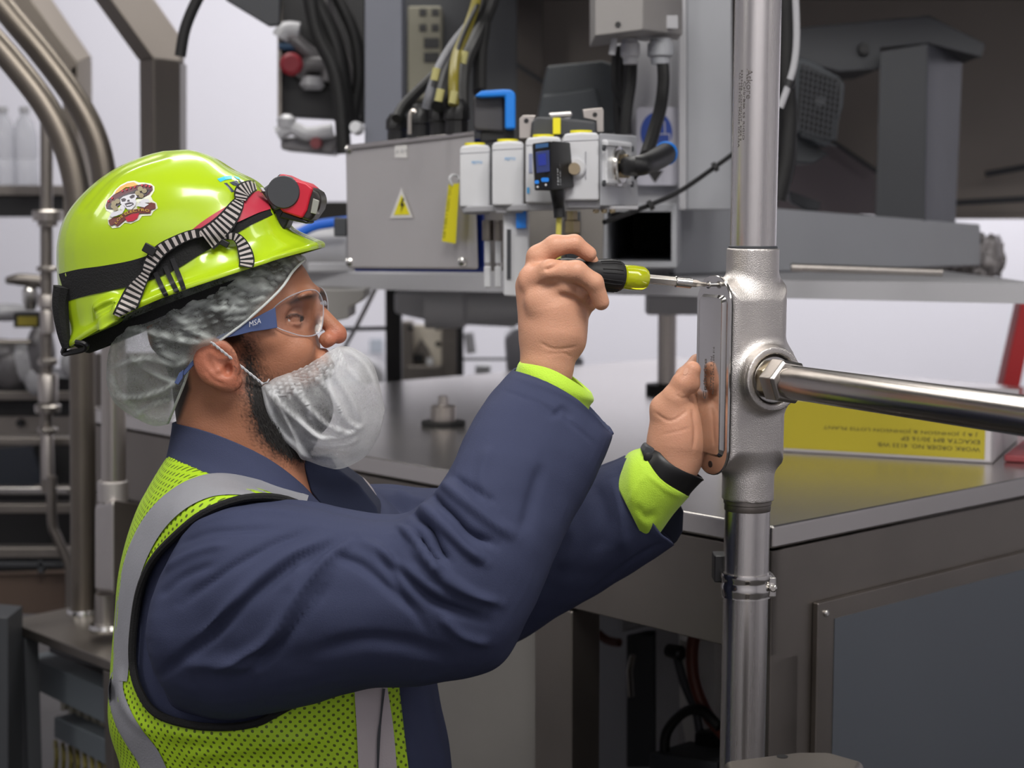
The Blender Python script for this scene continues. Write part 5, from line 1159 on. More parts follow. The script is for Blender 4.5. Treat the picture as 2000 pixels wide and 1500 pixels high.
folds=[([(330,1040),(420,1010),(520,998),(600,1005)],9,.003),([(320,1075),(400,1040),(470,1035),(540,1030)],8,-.004),([(310,1120),(380,1080),(450,1062)],9,.004),([(310,1170),(350,1130),(420,1100)],9,-.004),
 ([(350,1180),(450,1110),(540,1060),(620,1030)],10,-.006),([(380,1260),(450,1180),(540,1100),(640,1050)],12,.006),([(300,1330),(400,1250),(500,1160),(600,1085),(690,1050)],12,-.007),([(420,1310),(520,1250),(580,1160),(640,1090),(700,1045)],11,.008),([(460,1330),(540,1270),(600,1190),(640,1130)],10,-.006),
 ([(560,1160),(580,1120),(590,1090)],9,.003),([(640,1080),(700,1100),(760,1150),(820,1200)],12,-.006),([(700,1050),(760,1090),(820,1130),(870,1170)],12,.007),
 ([(720,1060),(760,1110),(780,1150),(840,1240)],9,-.005),
 ([(800,1000),(840,1030),(860,1070),(880,1100)],9,-.011),([(820,985),(870,1030),(910,1070),(950,1100)],11,.009),([(835,960),(880,1000),(920,1040),(970,1065)],10,-.010),([(862,940),(910,980),(960,1020),(1010,1050)],13,.008),([(780,1030),(815,1060),(845,1100),(858,1120)],7,.010),([(815,1040),(838,1075),(858,1102)],5,-.010),
 ([(885,930),(930,960),(970,985)],9,-.006),([(760,1075),(800,1130),(860,1180),(950,1215)],12,-.008),([(800,1060),(860,1120),(920,1160),(980,1180)],12,.008),([(860,1200),(900,1240),(960,1260)],12,.005),([(600,1280),(700,1250),(800,1260),(900,1290)],20,-.004),
 ([(350,1300),(450,1300),(520,1310)],18,.004),([(1000,735),(1090,765),(1150,800),(1185,838)],9,.0025),([(985,765),(1060,790),(1120,830),(1165,870)],5,-.002),([(1050,790),(1080,810),(1100,800),(1120,820)],9,-.003),([(1060,900),(1040,980),(1020,1040)],18,-.004),([(960,870),(940,930),(960,1000)],16,.003)]
folds=[(a,w*.78,h*1.15) for a,w,h in folds]; brush(sm,folds); displace(sm,wob(me_co(sm),22,11,3)*.0035)
slv=link('sleeve',sm,navy,person); md=slv.modifiers.new('cloth','SOLIDIFY'); md.thickness=.003; md.offset=-1
# far sleeve
FS=[([(640,960),(640,1250)],.10,2.22),([(740,952),(740,1280)],.10,2.25),([(830,962),(830,1290)],.09,2.25),([(1000,955),(985,1262)],.085,2.23),([(1115,940),(1100,1195)],.078,2.19),([(1180,913),(1230,1122)],.072,2.16),([(1223,893),(1250,975),(1285,1040),(1318,1066)],.060,2.13)]
Vf,Ff=loft(FS,12,120,capB=False,expo=.9); fm=mesh_np(Vf,Ff,'sleeve')
brush(fm,[([(1060,1230),(1150,1160),(1240,1090),(1300,1060)],4,-.003),([(1210,920),(1235,1000),(1275,1060)],4,-.002),([(1160,940),(1180,1020),(1170,1080)],14,-.005),([(1195,930),(1215,1010),(1220,1080)],10,.004),([(730,960),(770,985),(800,1000)],10,-.006),([(770,960),(800,975),(850,985)],8,.006),([(1100,1010),(1120,1060),(1090,1120)],16,.005),([(700,985),(740,1000),(790,1010)],7,.005)])
displace(fm,wob(me_co(fm),25,12,3)*.0035)
fsl=link('sleeve',fm,navy,person); md=fsl.modifiers.new('cloth','SOLIDIFY'); md.thickness=.003; md.offset=-1
MB().prism([P(x,y,2.165) for x,y in ((1262,1030),(1296,968),(1322,972),(1336,1000),(1334,1040),(1318,1067),(1290,1060))],(0,.02,0)).build('sleeve_opening',mat('sleeve_opening_shade','#1d2233',.9),person,.006)  # dark navy patch painted in for the shaded inside of the cuff
# lime undershirt cuffs
lime=mat('lime_knit_cuff','#b4dc34',.7,0,bump=.4,bscale=700,var=.06,vscale=30,sheen=.2)
v,f=loft([([(1010,790),(1150,850)],.046,1.965),([(1004,745),(1150,800)],.046,1.965),([(1010,716),(1160,782)],.045,1.965),([(1014,708),(1080,722),(1156,768)],.042,1.968)],5,60,capA=False,capB=False)
c=link('undershirt_cuff',mesh_np(v,f),lime,person); c.modifiers.new('s','SOLIDIFY').thickness=.003; c.modifiers['s'].offset=-1
v,f=loft([([(1200,940),(1262,1062)],.050,2.125),([(1224,895),(1240,980),(1282,1050)],.052,2.115),([(1236,884),(1275,960),(1315,1005)],.050,2.11),([(1252,878),(1290,935),(1346,970)],.043,2.105)],7,72,capA=False,capB=False)
cm_=mesh_np(v,f); brush(cm_,[([(1228,985),(1245,950),(1262,925)],3,.002),([(1262,925),(1300,955),(1340,975)],3,.002),([(1240,985),(1260,1010),(1280,1000)],8,-.003)])
c=link('undershirt_cuff',cm_,lime,person); c.modifiers.new('s','SOLIDIFY').thickness=.003; c.modifiers['s'].offset=-1
# collar
collar=[([(336,826),(420,848),(520,893),(590,945),(625,985)],.080,Y0),([(334,845),(415,870),(515,918),(600,968),(650,1002)],.087,Y0),([(328,878),(400,903),(505,948),(600,988),(672,1018)],.100,Y0),([(322,902),(390,927),(490,968),(600,1005),(700,1036)],.122,Y0)]
v,f=loft(collar,6,72,capA=False,capB=False); cme=mesh_np(v,f)
col=link('collar',cme,navy,person); col.modifiers.new('s','SOLIDIFY').thickness=.004; col.modifiers['s'].offset=-1
# lapel, the shade of the open collar put into a darker navy
bmv=bvh_of(tm)
pl=[(590,900),(605,960),(650,1020),(700,1045),(745,1030),(735,990),(700,945),(665,920),(640,900)]
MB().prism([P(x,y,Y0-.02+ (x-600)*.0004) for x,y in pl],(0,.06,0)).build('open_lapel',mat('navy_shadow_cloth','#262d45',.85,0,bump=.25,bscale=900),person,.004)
# ---- vest
vest=mat('lime_mesh_vest','#a6cd1c',.6,0,var=.05,vscale=20)
def mesh_dots(m,p,thr,dark):
    nt=m.node_tree; b=nt.nodes['Principled BSDF']; L=nt.links.new
    def mth(op,a,b_=None):
        n=nt.nodes.new('ShaderNodeMath'); n.operation=op
        for i,x in enumerate((a,b_)):
            if x is None: continue
            if isinstance(x,(int,float)): n.inputs[i].default_value=x
            else: L(x,n.inputs[i])
        return n.outputs[0]
    u=nt.nodes.new('ShaderNodeAttribute'); u.attribute_name='gu'; v=nt.nodes.new('ShaderNodeAttribute'); v.attribute_name='gv'
    s_=mth('MULTIPLY',mth('SINE',mth('MULTIPLY',u.outputs['Fac'],2*math.pi/p)),mth('SINE',mth('MULTIPLY',v.outputs['Fac'],2*math.pi/p)))
    r=nt.nodes.new('ShaderNodeMapRange'); r.inputs[1].default_value=thr; r.inputs[2].default_value=thr+.15; L(s_,r.inputs[0])
    mx=nt.nodes.new('ShaderNodeMix'); mx.data_type='RGBA'; L(r.outputs[0],mx.inputs[0]); mx.inputs[7].default_value=(*lin(dark),1)
    src=b.inputs['Base Color'].links[0].from_socket; L(src,mx.inputs[6]); L(mx.outputs[2],b.inputs['Base Color'])
mesh_dots(vest,.0105,.45,'#4c5c12')
v,f=loft(TR,16,220,expo=.8); vm=mesh_np(v,f)
nr=len(v)//220; gi=np.arange(len(v)); th_=np.abs((gi%220)/220*2-1); co_=v.reshape(nr,220,3); dg=np.linalg.norm(np.diff(co_,axis=1,append=co_[:,:1]),axis=2); gu=np.cumsum(dg,1).ravel()
a_=vm.attributes.new('gu','FLOAT','POINT'); a_.data.foreach_set('value',gu.astype(np.float32)); a_=vm.attributes.new('gv','FLOAT','POINT'); a_.data.foreach_set('value',v[:,2].astype(np.float32))
vc=me_co(vm); displace(vm,np.full(len(vc),.0085)+np.abs(wob(vc,14,21,3))*.003)
brush(vm,[([(232,1300),(245,1380),(300,1440)],10,.004),([(300,1425),(420,1440),(560,1425)],14,.004),([(350,1480),(480,1460),(640,1440)],14,.004)])
vmf=vm.copy(); VB=bvh_of(vm)      # before cutting: support for the tapes
arm_hole=[(640,1017),(560,978),(480,974),(400,1002),(340,1050),(300,1095),(275,1150),(263,1220),(260,1290),(272,1345),(305,1392),(370,1415),(440,1420),(500,1412),(540,1392),(600,1360),(700,1330),(790,1300),(800,1180),(790,1060),(720,1012),(700,1008)]
bm=bmesh.new(); bm.from_mesh(vm)
a_,b_=P(742,1010,2.0),P(815,1650,2.0); nrm=(a_-CAMP).cross(b_-CAMP).normalized(); nrm=nrm if nrm.x>0 else -nrm
bmesh.ops.bisect_plane(bm,geom=bm.verts[:]+bm.edges[:]+bm.faces[:],plane_co=CAMP,plane_no=nrm,clear_outer=True)
bm.faces.ensure_lookup_table(); cen=np.array([f_.calc_center_median() for f_ in bm.faces]); nearf=cen[:,1]<Y0; cq=topx(cen)
kill=(inpoly(cq,arm_hole)|(dist_poly(cq,arm_hole[:16])[0]<4.5))&nearf
neckln=cq[:,1]<np.interp(cq[:,0],[300,330,400,460,520,580,640,700],[880,893,922,938,958,985,1016,1040]); kill|=neckln
kill|=cq[:,1]>1700
kill|=(~nearf)&inpoly(topx(np.stack([cen[:,0],2*Y0-cen[:,1],cen[:,2]],1)),arm_hole)
bm.faces.ensure_lookup_table(); bmesh.ops.delete(bm,geom=[bm.faces[i] for i in np.where(kill)[0]],context='FACES'); bm.to_mesh(vm); bm.free()
vo=link('safety_vest',vm,vest,person); md=vo.modifiers.new('s','SOLIDIFY'); md.thickness=.0025; md.offset=-1
trim=[hit(VB,x,y,.001) for x,y in cm_np(np.array(arm_hole[:16],float),5)]; trim=[t for t in trim if t is not None]
o=MB().tube(trim,.0048,8).build('armhole_binding',M['blackcloth'],vo)
tape=[(520,968),(460,942),(410,948),(360,975),(315,1010),(280,1055),(256,1110),(240,1180),(233,1250)]
ribbon(VB,[(600,978),(520,956),(440,945),(385,955),(335,985),(295,1030),(265,1090),(247,1160),(238,1230),(236,1300),(234,1330)],[22,30,42,46,46,44,40,34,30,30,28],.0050,.002,sub=8,across=13).build('reflective_tape',M['silver'],vo)
ribbon(VB,[(232,1300),(226,1350),(240,1400),(262,1440),(290,1480),(310,1530)],[20,30,38,42,46,50],.0036,.002,sub=8,across=11).build('reflective_tape',M['silver'],vo)
ribbon(VB,[(722,1315),(726,1360),(733,1430),(740,1540)],[60,66,72,76],.0034,.002,sub=8,across=11).build('front_reflective_tape',M['silverlight'],vo)
o=ribbon(VB,[(750,1345),(744,1400),(740,1440),(738,1500)],[5,4,6,4],.0065,.001,sub=8,across=3).build('scuff_mark',M['greydark'],vo)
# vest border and far shoulder tape
v,f=loft([([(640,905),(652,902)],.004,2.16),([(690,955),(712,935)],.006,2.17),([(722,1000),(745,985)],.006,2.18),([(735,1030),(760,1020)],.006,2.18)],5,24); link('far_shoulder_tape',mesh_np(v,f),M['silverlight'],vo)
v,f=loft([([(628,905),(640,905)],.004,2.14),([(676,958),(690,955)],.005,2.15),([(700,985),(722,1000)],.005,2.16)],5,24); link('far_vest_edge',mesh_np(v,f),vest,vo)
# ================================================================ hairnet, beard cover
def netmat(name,lo,hi,tint='#dfe6e2'):
    m=bpy.data.materials.new(name); m.use_nodes=True; nt=m.node_tree; b=nt.nodes['Principled BSDF']; b.inputs['Base Color'].default_value=(*lin(tint),1); b.inputs['Roughness'].default_value=.75
    L=nt.links.new; tc=nt.nodes.new('ShaderNodeTexCoord')
    n=nt.nodes.new('ShaderNodeTexNoise'); n.inputs['Scale'].default_value=26; n.inputs['Detail'].default_value=4; L(tc.outputs['Object'],n.inputs[0])
    w=nt.nodes.new('ShaderNodeTexNoise'); w.inputs['Scale'].default_value=300; w.inputs['Detail'].default_value=6; w.inputs['Roughness'].default_value=.8; L(tc.outputs['Object'],w.inputs[0])
    f1=nt.nodes.new('ShaderNodeMath'); f1.operation='SUBTRACT'; f1.inputs[1].default_value=.5; L(w.outputs[0],f1.inputs[0]); f2=nt.nodes.new('ShaderNodeMath'); f2.operation='ABSOLUTE'; L(f1.outputs[0],f2.inputs[0])
    f3=nt.nodes.new('ShaderNodeMapRange'); f3.inputs[1].default_value=0; f3.inputs[2].default_value=.09; f3.inputs[3].default_value=.13; f3.inputs[4].default_value=0; L(f2.outputs[0],f3.inputs[0])
    a=nt.nodes.new('ShaderNodeAttribute'); a.attribute_name='fold'
    g1=nt.nodes.new('ShaderNodeMapRange'); g1.inputs[1].default_value=.35; g1.inputs[2].default_value=.7; g1.inputs[3].default_value=lo; g1.inputs[4].default_value=hi; L(n.outputs[0],g1.inputs[0])
    s1=nt.nodes.new('ShaderNodeMath'); L(g1.outputs[0],s1.inputs[0]); L(f3.outputs[0],s1.inputs[1])
    s2=nt.nodes.new('ShaderNodeMath'); s2.use_clamp=True; L(s1.outputs[0],s2.inputs[0]); L(a.outputs['Fac'],s2.inputs[1])
    # thicker seen at grazing angles, as any sheer cloth
    lw=nt.nodes.new('ShaderNodeLayerWeight'); lw.inputs[0].default_value=.35; s3=nt.nodes.new('ShaderNodeMath'); s3.operation='MULTIPLY_ADD'; s3.use_clamp=True; L(lw.outputs['Facing'],s3.inputs[0]); s3.inputs[1].default_value=.25; L(s2.outputs[0],s3.inputs[2])
    tr=nt.nodes.new('ShaderNodeBsdfTransparent'); tl=nt.nodes.new('ShaderNodeBsdfTranslucent'); tl.inputs[0].default_value=(*lin(tint),1)
    mx0=nt.nodes.new('ShaderNodeMixShader'); mx0.inputs[0].default_value=.3; L(b.outputs[0],mx0.inputs[1]); L(tl.outputs[0],mx0.inputs[2])
    mx=nt.nodes.new('ShaderNodeMixShader'); L(s3.outputs[0],mx.inputs[0]); L(tr.outputs[0],mx.inputs[1]); L(mx0.outputs[0],mx.inputs[2]); L(mx.outputs[0],nt.nodes['Material Output'].inputs[0])
    bp=nt.nodes.new('ShaderNodeBump'); bp.inputs['Strength'].default_value=.5; bp.inputs['Distance'].default_value=.002; L(w.outputs[0],bp.inputs['Height']); L(bp.outputs[0],b.inputs['Normal'])
    return m
def foldattr(me,lines,w):
    V=me_co(me); Q=topx(V); a=np.zeros(len(V)); near=V[:,1]<Y0+.01
    for pl,wd,s in lines:
        pl=cm_np(np.array(pl,float),5) if len(pl)>2 else pl
        d,t=dist_poly(Q,pl); a+=s*np.exp(-(d/(wd*w))**2)*np.clip(np.sin(np.pi*np.clip(t,.03,.97))*1.8,0,1)
    set_attr(me,'fold',a*near)
HN=[([(594,508),(572,530),(545,568),(482,626),(425,668),(378,700),(360,748),(328,826)],.086,Y0),([(588,500),(550,530),(510,560),(450,610),(400,655),(350,700),(325,760),(300,828)],.094,Y0),([(560,492),(500,530),(440,570),(390,620),(320,680),(280,740),(262,812)],.098,Y0),([(520,480),(450,520),(380,560),(320,610),(260,670),(235,730),(225,785)],.098,Y0),([(470,465),(400,500),(330,540),(270,600),(228,650),(212,700),(208,742)],.088,Y0),([(420,460),(350,500),(290,550),(250,610),(232,640),(218,670),(215,690)],.062,Y0),([(370,470),(300,540),(262,590),(245,620)],.03,Y0),([(330,520),(290,570)],.008,Y0)]
v,f=loft(HN,10,160,capA=False); nm=mesh_np(v,f)
r_=random.Random(5); hl=[]
for pl,wd,s in [([(240,640),(300,650),(360,665),(420,668)],6,.5),([(212,720),(280,700),(340,712),(370,700)],5,.4),([(215,770),(270,775),(320,760),(350,740)],5,.4),([(260,812),(300,790),(335,780)],5,.4),([(330,600),(370,640),(420,665)],6,.5),([(370,590),(420,600),(470,612)],6,.35),([(430,560),(440,600),(450,640)],5,.35),([(300,640),(320,690),(370,700)],5,.3),([(450,540),(500,560),(540,565)],5,.3),([(500,520),(530,540),(560,545)],5,.35),([(380,580),(360,620),(370,650)],5,.3),([(215,730),(235,770),(290,822)],7,.4),([(250,690),(300,730),(350,750)],4,.4)]:
    hl.append((pl,wd,s))
for k in range(16):
    t=k/15; a=(470+t*122,636-t*122); hl.append(([a,(a[0]-22+r_.uniform(-8,8),a[1]-26),(a[0]-58,a[1]-38+r_.uniform(-10,10))],2.6,.35))
for k in range(10):
    x=375+k*17; y=700-k*13; hl.append(([(x,y-25),(x-20+r_.uniform(-10,10),y-50),(x-35,y-85)],3.5,.25))
brush(nm,[(pl,wd,.004*s/.35) for pl,wd,s in hl])
displace(nm,wob(me_co(nm),30,31,2)*.0035); foldattr(nm,[(a,w,s*1.5) for a,w,s in hl],.65)
hn=thing('hairnet','sheer white bouffant hairnet bulging out behind the ear below the hard hat','hairnet',tuple(P(330,826,Y0)))
link('net',nm,netmat('sheer_net',.06,.36),hn)
el=[hx_ for hx_ in cm_np(np.array(HN[0][0],float),4)]
K_=len(el); pts=[P(x,y,Y0-.086*math.sin(math.pi*min(.999,max(.001,math.acos(1-2*i/(K_-1))/math.pi)))) for i,(x,y) in enumerate(el)]
MB().tube(pts,.0016,8).build('elastic_edge',mat('net_edge','#d9dedb',.8),hn)
BN=[([(665,677),(640,688),(600,716),(545,736),(513,750),(525,800),(560,860),(603,905)],.060,Y0),([(690,684),(655,715),(620,750),(575,775),(560,800),(575,850),(600,885),(634,914)],.066,Y0),([(720,706),(690,750),(665,790),(640,820),(640,850),(655,885),(672,914)],.060,Y0),([(740,752),(720,785),(705,820),(700,850),(705,875),(712,893)],.042,Y0),([(750,800),(744,825),(738,850)],.012,Y0)]
v,f=loft(BN,14,160,capA=False); bm_=mesh_np(v,f)
bl=[([(600,722),(640,760),(665,810),(655,850)],5,.4),([(620,708),(660,740),(690,790),(700,830)],6,.4),([(560,735),(590,780),(640,830),(690,845)],5,.45),([(520,752),(560,800),(610,845),(640,860)],5,.45),([(515,755),(540,830),(590,880),(610,900)],6,.5),([(640,695),(680,720),(715,760)],6,.35),([(530,760),(575,850),(600,895)],4,.35),([(600,860),(640,870),(680,865),(700,850)],5,.3),([(580,745),(600,790),(610,830)],4,.3),([(640,725),(650,770),(675,820),(705,835)],5,.4),([(570,800),(620,850),(670,850),(710,825)],5,.4),([(665,680),(690,690),(720,720),(740,770)],6,.3)]
for k in range(14):
    t=k/13; x=520+t*140; y=750-t*70+math.sin(t*9)*4; bl.append(([(x,y),(x+8,y+18),(x+14,y+45)],3,.4))
brush(bm_,[(pl,wd,.004*s/.35) for pl,wd,s in bl]); displace(bm_,wob(me_co(bm_),38,33,2)*.003); foldattr(bm_,[(a,w,s*1.3) for a,w,s in bl],.65)
bn=thing('beard_cover','sheer white beard net over the mouth and chin, held by a thread','beard net',tuple(P(620,910,Y0)))
link('net',bm_,netmat('sheer_beard_net',.12,.50,'#e6e8ea'),bn)
mb=MB(); n_=60
for ph in (0,math.pi):
    mb.tube([P(412+(513-412)*t+1.3*math.cos(40*t+ph),668+(750-668)*t+1.3*math.sin(40*t+ph),Y0-.101+.041*t) for t in np.linspace(0,1,n_)],.0011,6)
mb.tube([P(513,750,Y0-.06),P(522,746,Y0-.065),P(526,740,Y0-.064)],.0008,6)
mb.build('ear_thread',M['white'],bn)
# ================================================================ hard hat
lh=mat('lime_hard_hat_plastic','#a8c61c',.25,0,coat=.5,spec=.5,bump=.05,bscale=25)
HAT=[([(124,684),(180,652),(250,612),(330,577),(420,546),(500,520),(565,500),(627,484)],.128,Y0),([(123,676),(180,640),(250,600),(330,566),(420,536),(500,510),(565,490),(624,473)],.128,Y0),([(128,650),(200,614),(300,568),(400,534),(490,505),(560,478),(600,462)],.116,Y0),([(118,600),(200,572),(300,540),(400,505),(480,475),(530,455),(562,440)],.110,Y0),([(111,530),(200,515),(300,488),(400,455),(480,425),(545,402)],.108,Y0),([(112,470),(200,460),(300,440),(400,415),(460,398),(520,380)],.105,Y0),([(130,418),(220,410),(300,395),(400,370),(493,352)],.098,Y0),([(170,370),(240,365),(320,352),(450,330)],.085,Y0),([(222,331),(300,325),(360,318),(414,307)],.062,Y0),([(278,306),(330,303),(385,296)],.034,Y0),([(318,295),(365,292)],.008,Y0)]
hat=thing('hard_hat','glossy lime hard hat with a skull sticker, tilted back on the head','hard hat',tuple(P(340,600,Y0)))
v,f=loft(HAT,8,180,capA=False,expo=.75); hm=mesh_np(v,f)
brush(hm,[([(195,600),(210,590),(230,585),(240,600),(232,628),(205,640)],9,.010),([(200,618),(225,605)],12,.008),([(400,490),(430,478),(450,480)],14,-.005),([(330,575),(420,545),(520,512)],6,.002),([(180,420),(240,345),(330,310)],5,.0012),([(160,410),(225,340),(320,302)],4,-.0012)],taper=False)
hb=link('hat_shell',hm,lh,hat); md=hb.modifiers.new('s','SOLIDIFY'); md.thickness=.0028; md.offset=-1
HB_=bvh_of(hm)
v,f=loft([([(140,672),(300,604),(440,552),(560,512)],.104,Y0),([(175,690),(300,632),(440,570),(545,528)],.098,Y0),([(190,660),(300,590),(440,530),(535,500)],.09,Y0)],5,100,capA=False,capB=False)
link('suspension_band',mesh_np(v,f),M['blackcloth'],hat)
# skull sticker
st=thing_=MB()
def T2(u,v_): # sticker local (0..150) -> photo px : sampled from the 10x enlargement
    return (180+u/10.0,320+v_/10.0)
def dpoly(name,pts,off,m,parent): 
    mb=decal(HB_,[T2(a,b) for a,b in pts],off); return mb.build(name,m,parent,0,False) if mb.v else None
sticker=dpoly('skull_sticker',[(250,830),(290,720),(400,600),(450,520),(560,420),(700,350),(830,335),(920,370),(1000,370),(1150,390),(1220,450),(1220,530),(1150,640),(1190,720),(1260,770),(1285,870),(1200,930),(1160,1010),(980,1020),(920,1100),(760,1170),(640,1150),(540,1240),(400,1260),(320,1180),(310,1080),(370,960),(280,910)],.0006,mat('sticker_white','#d9dcc8',.35),hat)
maroon=mat('sticker_maroon','#5a2a35',.4); darkg=mat('sticker_dark','#3f3840',.4); peach=mat('sticker_peach','#d8a860',.4); bone=mat('sticker_bone','#c9c9cf',.4); redst=mat('sticker_red','#b02a3c',.4); browns=mat('sticker_brown','#6b3a35',.4); gold=mat('sticker_gold','#c9a53a',.4); tan=mat('sticker_tan','#8d8264',.4)
dpoly('hat_brim_print',[(275,820),(310,720),(430,610),(600,520),(900,420),(1050,400),(1180,440),(1190,510),(1120,600),(1000,660),(800,680),(560,700),(430,800),(350,890),(290,880)],.0009,maroon,sticker)
dpoly('hat_shade_print',[(300,880),(340,800),(480,690),(650,600),(850,520),(1060,500),(1160,520),(1060,620),(960,680),(850,590),(700,620),(560,690),(480,870),(380,890)],.0011,darkg,sticker)
dpoly('hat_crown_print',[(450,600),(480,540),(560,460),(700,390),(820,370),(900,420),(840,450),(720,440),(620,490),(520,570)],.0013,peach,sticker)
for a,b in ((600,540),(680,510),(760,480),(840,460),(980,430),(1060,440),(1130,450),(330,740),(400,680)): dpoly('red_dash',[(a-22,b-10),(a+10,b-25),(a+25,b+5),(a-8,b+25)],.0014,redst,sticker)
dpoly('skull_print',[(560,700),(620,650),(740,610),(850,595),(890,650),(860,700),(830,760),(850,830),(780,900),(700,900),(640,830),(570,790)],.0016,bone,sticker)
for pts in ([(580,700),(640,680),(680,700),(660,740),(600,750)],[(740,660),(800,615),(845,620),(840,660),(780,690)],[(700,720),(740,710),(750,745),(700,750)],[(650,790),(740,760),(810,770),(830,800),(760,840),(690,850)]): dpoly('skull_dark_print',pts,.0019,darkg,sticker)
dpoly('teeth_print',[(680,815),(750,800),(810,790),(770,825),(700,838)],.0021,bone,sticker)
for cx,cy in ((440,780),(510,740),(430,840),(470,880),(950,500),(1030,540),(900,580),(970,630)): dpoly('maraca_print',[(cx+52*math.cos(a),cy+48*math.sin(a)) for a in np.linspace(0,5.6,9)],.0017,tan,sticker)
for pts in ([(560,830),(600,800),(660,860),(640,920),(570,900)],[(400,960),(520,930),(650,900),(600,980),(500,1020),(400,1050),(370,1020)],[(820,760),(850,710),(880,740),(860,820),(830,830)],[(860,830),(980,780),(1130,760),(1110,700),(1020,700),(930,740),(1040,860)],[(880,790),(1040,850),(1120,800),(1000,760)]): dpoly('bone_print',pts,.0018,bone,sticker)
dpoly('banner_print',[(330,1110),(420,1060),(560,1030),(640,960),(760,910),(900,880),(1050,870),(1040,800),(1160,760),(1240,780),(1250,880),(1160,900),(1150,970),(1000,970),(850,980),(720,1040),(600,1120),(500,1230),(450,1180),(370,1220)],.0015,browns,sticker)
dpoly('red_banner_print',[(650,1060),(780,990),(930,970),(900,1060),(820,1120),(700,1135)],.0016,redst,sticker)
path=np.array([(480,1170),(540,1090),(640,1010),(760,950),(900,920),(1020,915),(1130,930)],float); pc=cm_np(path,8); Lc=np.concatenate([[0],np.cumsum(np.linalg.norm(np.diff(pc,axis=0),axis=1))])
def onpath(u,v_):
    s=u*Lc[-1]; x=np.interp(s,Lc,pc[:,0]); y=np.interp(s,Lc,pc[:,1]); s2=min(s+5,Lc[-1]); s1=s2-5; d=np.array([np.interp(s2,Lc,pc[:,0])-np.interp(s1,Lc,pc[:,0]),np.interp(s2,Lc,pc[:,1])-np.interp(s1,Lc,pc[:,1])]); d/=np.linalg.norm(d); n=np.array([d[1],-d[0]])
    q=T2(x+n[0]*v_*46-n[0]*20,y+n[1]*v_*46-n[1]*20); return hit(HB_,q[0],q[1],.0024)
mb=text_fit('LOS ELECTRO',onpath,1,1); me=bpy.data.meshes.new('banner_lettering'); me.from_pydata(mb.v,[],mb.f); link('banner_lettering',me,gold,sticker,False)
# front logo sticker
lg=mat('logo_cyan','#22b5d8',.4); lg2=mat('logo_slate','#3c4450',.4)
def hp(name,pts,off,m): return decal(HB_,pts,off).build(name,m,hat,0,False)
hp('logo_bar',[(424,350),(438,345),(452,344),(453,350),(440,352),(430,356)],.0006,lg); hp('logo_bar',[(456,344),(466,347),(470,352),(462,350)],.0006,lg)
for pts in ([(437,358),(443,358),(458,374),(452,376)],[(448,357),(455,355),(462,364),(455,362)],[(455,355),(462,353),(470,362),(464,366)],[(464,352),(470,354),(478,362),(473,364)]): hp('logo_letter',pts,.0006,lg2)
# clips and black tether bars
for i,pts in enumerate(([(303,532),(318,565),(326,580)],[(322,520),(338,555),(350,578)],[(336,505),(350,540),(360,568)])):
    ribbon(HB_,pts,[9,10,9],.004,.003,across=3).build('accessory_clip',M['black'],hat)
MB().tube([hit(HB_,132,676,.003),P(124,690,Y0-.02),P(140,688,Y0-.05),P(165,682,Y0-.07),P(168,672,Y0-.08),P(150,668,Y0-.07)],.0035,8,sub=5).build('rear_hook',M['black'],hat)
# ================================================================ headlamp
hl_=thing('headlamp','red and black headlamp strapped around the lime hard hat','headlamp',tuple(P(570,420,Y0)))
ribbon(HB_,[(122,562),(160,552),(210,543),(270,530),(330,507),(380,478),(430,448),(480,418),(520,398),(548,385)],[56,54,50,48,46,44,46,48,50,46],.0015,.003,sub=6,across=6).build('elastic_strap',M['blackcloth'],hl_)
sl=ribbon(HB_,[(377,456),(400,445),(430,430),(460,415),(495,398),(522,388)],[14,26,34,38,40,42],.0045,.0015,across=5); sl.build('red_label',mat('red_rubber_label','#b02c40',.5),hl_)
def lab(u,v_): q=np.array([398+30*u,449-12*u])+np.array([-.3,-1])*(v_*11-4); h=hit(HB_,q[0],q[1],.0068); return h
mb=text_fit('mil',lab,1,1); me=bpy.data.meshes.new('label_lettering'); me.from_pydata(mb.v,[],mb.f); link('label_lettering',me,bpy.data.materials['net_edge'],hl_,False)
hz=[M['blackcloth'],mat('hash_grey','#a79f9c',.7)]
def web(line,w,off,name='hash_webbing',st=(3,2),sub=10):
    mb=ribbon(HB_,line,[q*1.18 for q in w],off,.002,sub=sub*2,across=12,stripes=(4,2)); return mb.build(name,hz,hl_)
web([(238,622),(250,596),(264,566),(278,545),(288,528)],[34,34,30,20,14],.006,sub=6)
web([(286,530),(296,510),(315,488),(345,470),(375,458),(410,452),(432,452)],[16,24,22,18,16,14,10],.008,sub=5)
web([(402,468),(425,450),(445,428),(462,402),(470,388)],[42,38,32,24,14],.009,sub=6)
web([(470,390),(474,375),(486,366),(500,362)],[20,28,24,16],.012,sub=5)
web([(438,462),(458,462),(470,472),(478,490),(482,508),(480,522)],[10,14,18,24,26,24],.009,sub=4)
for c,w in (((297,488),18),((437,476),12)):
    h=hit(HB_,c[0],c[1],.009); MB().box(h,(px2m(w*1.4,1.97),.005,px2m(w,1.97)),Matrix.Rotation(.5,3,'Y')).build('slide_buckle',M['black'],hl_,.001)
MB().tube([hit(HB_,128,560,.003),P(118,600,Y0-.05),P(124,650,Y0-.05),P(130,680,Y0-.05)],[.012,.010,.008,.005],8,sub=4).build('rear_strap',M['blackcloth'],hl_)
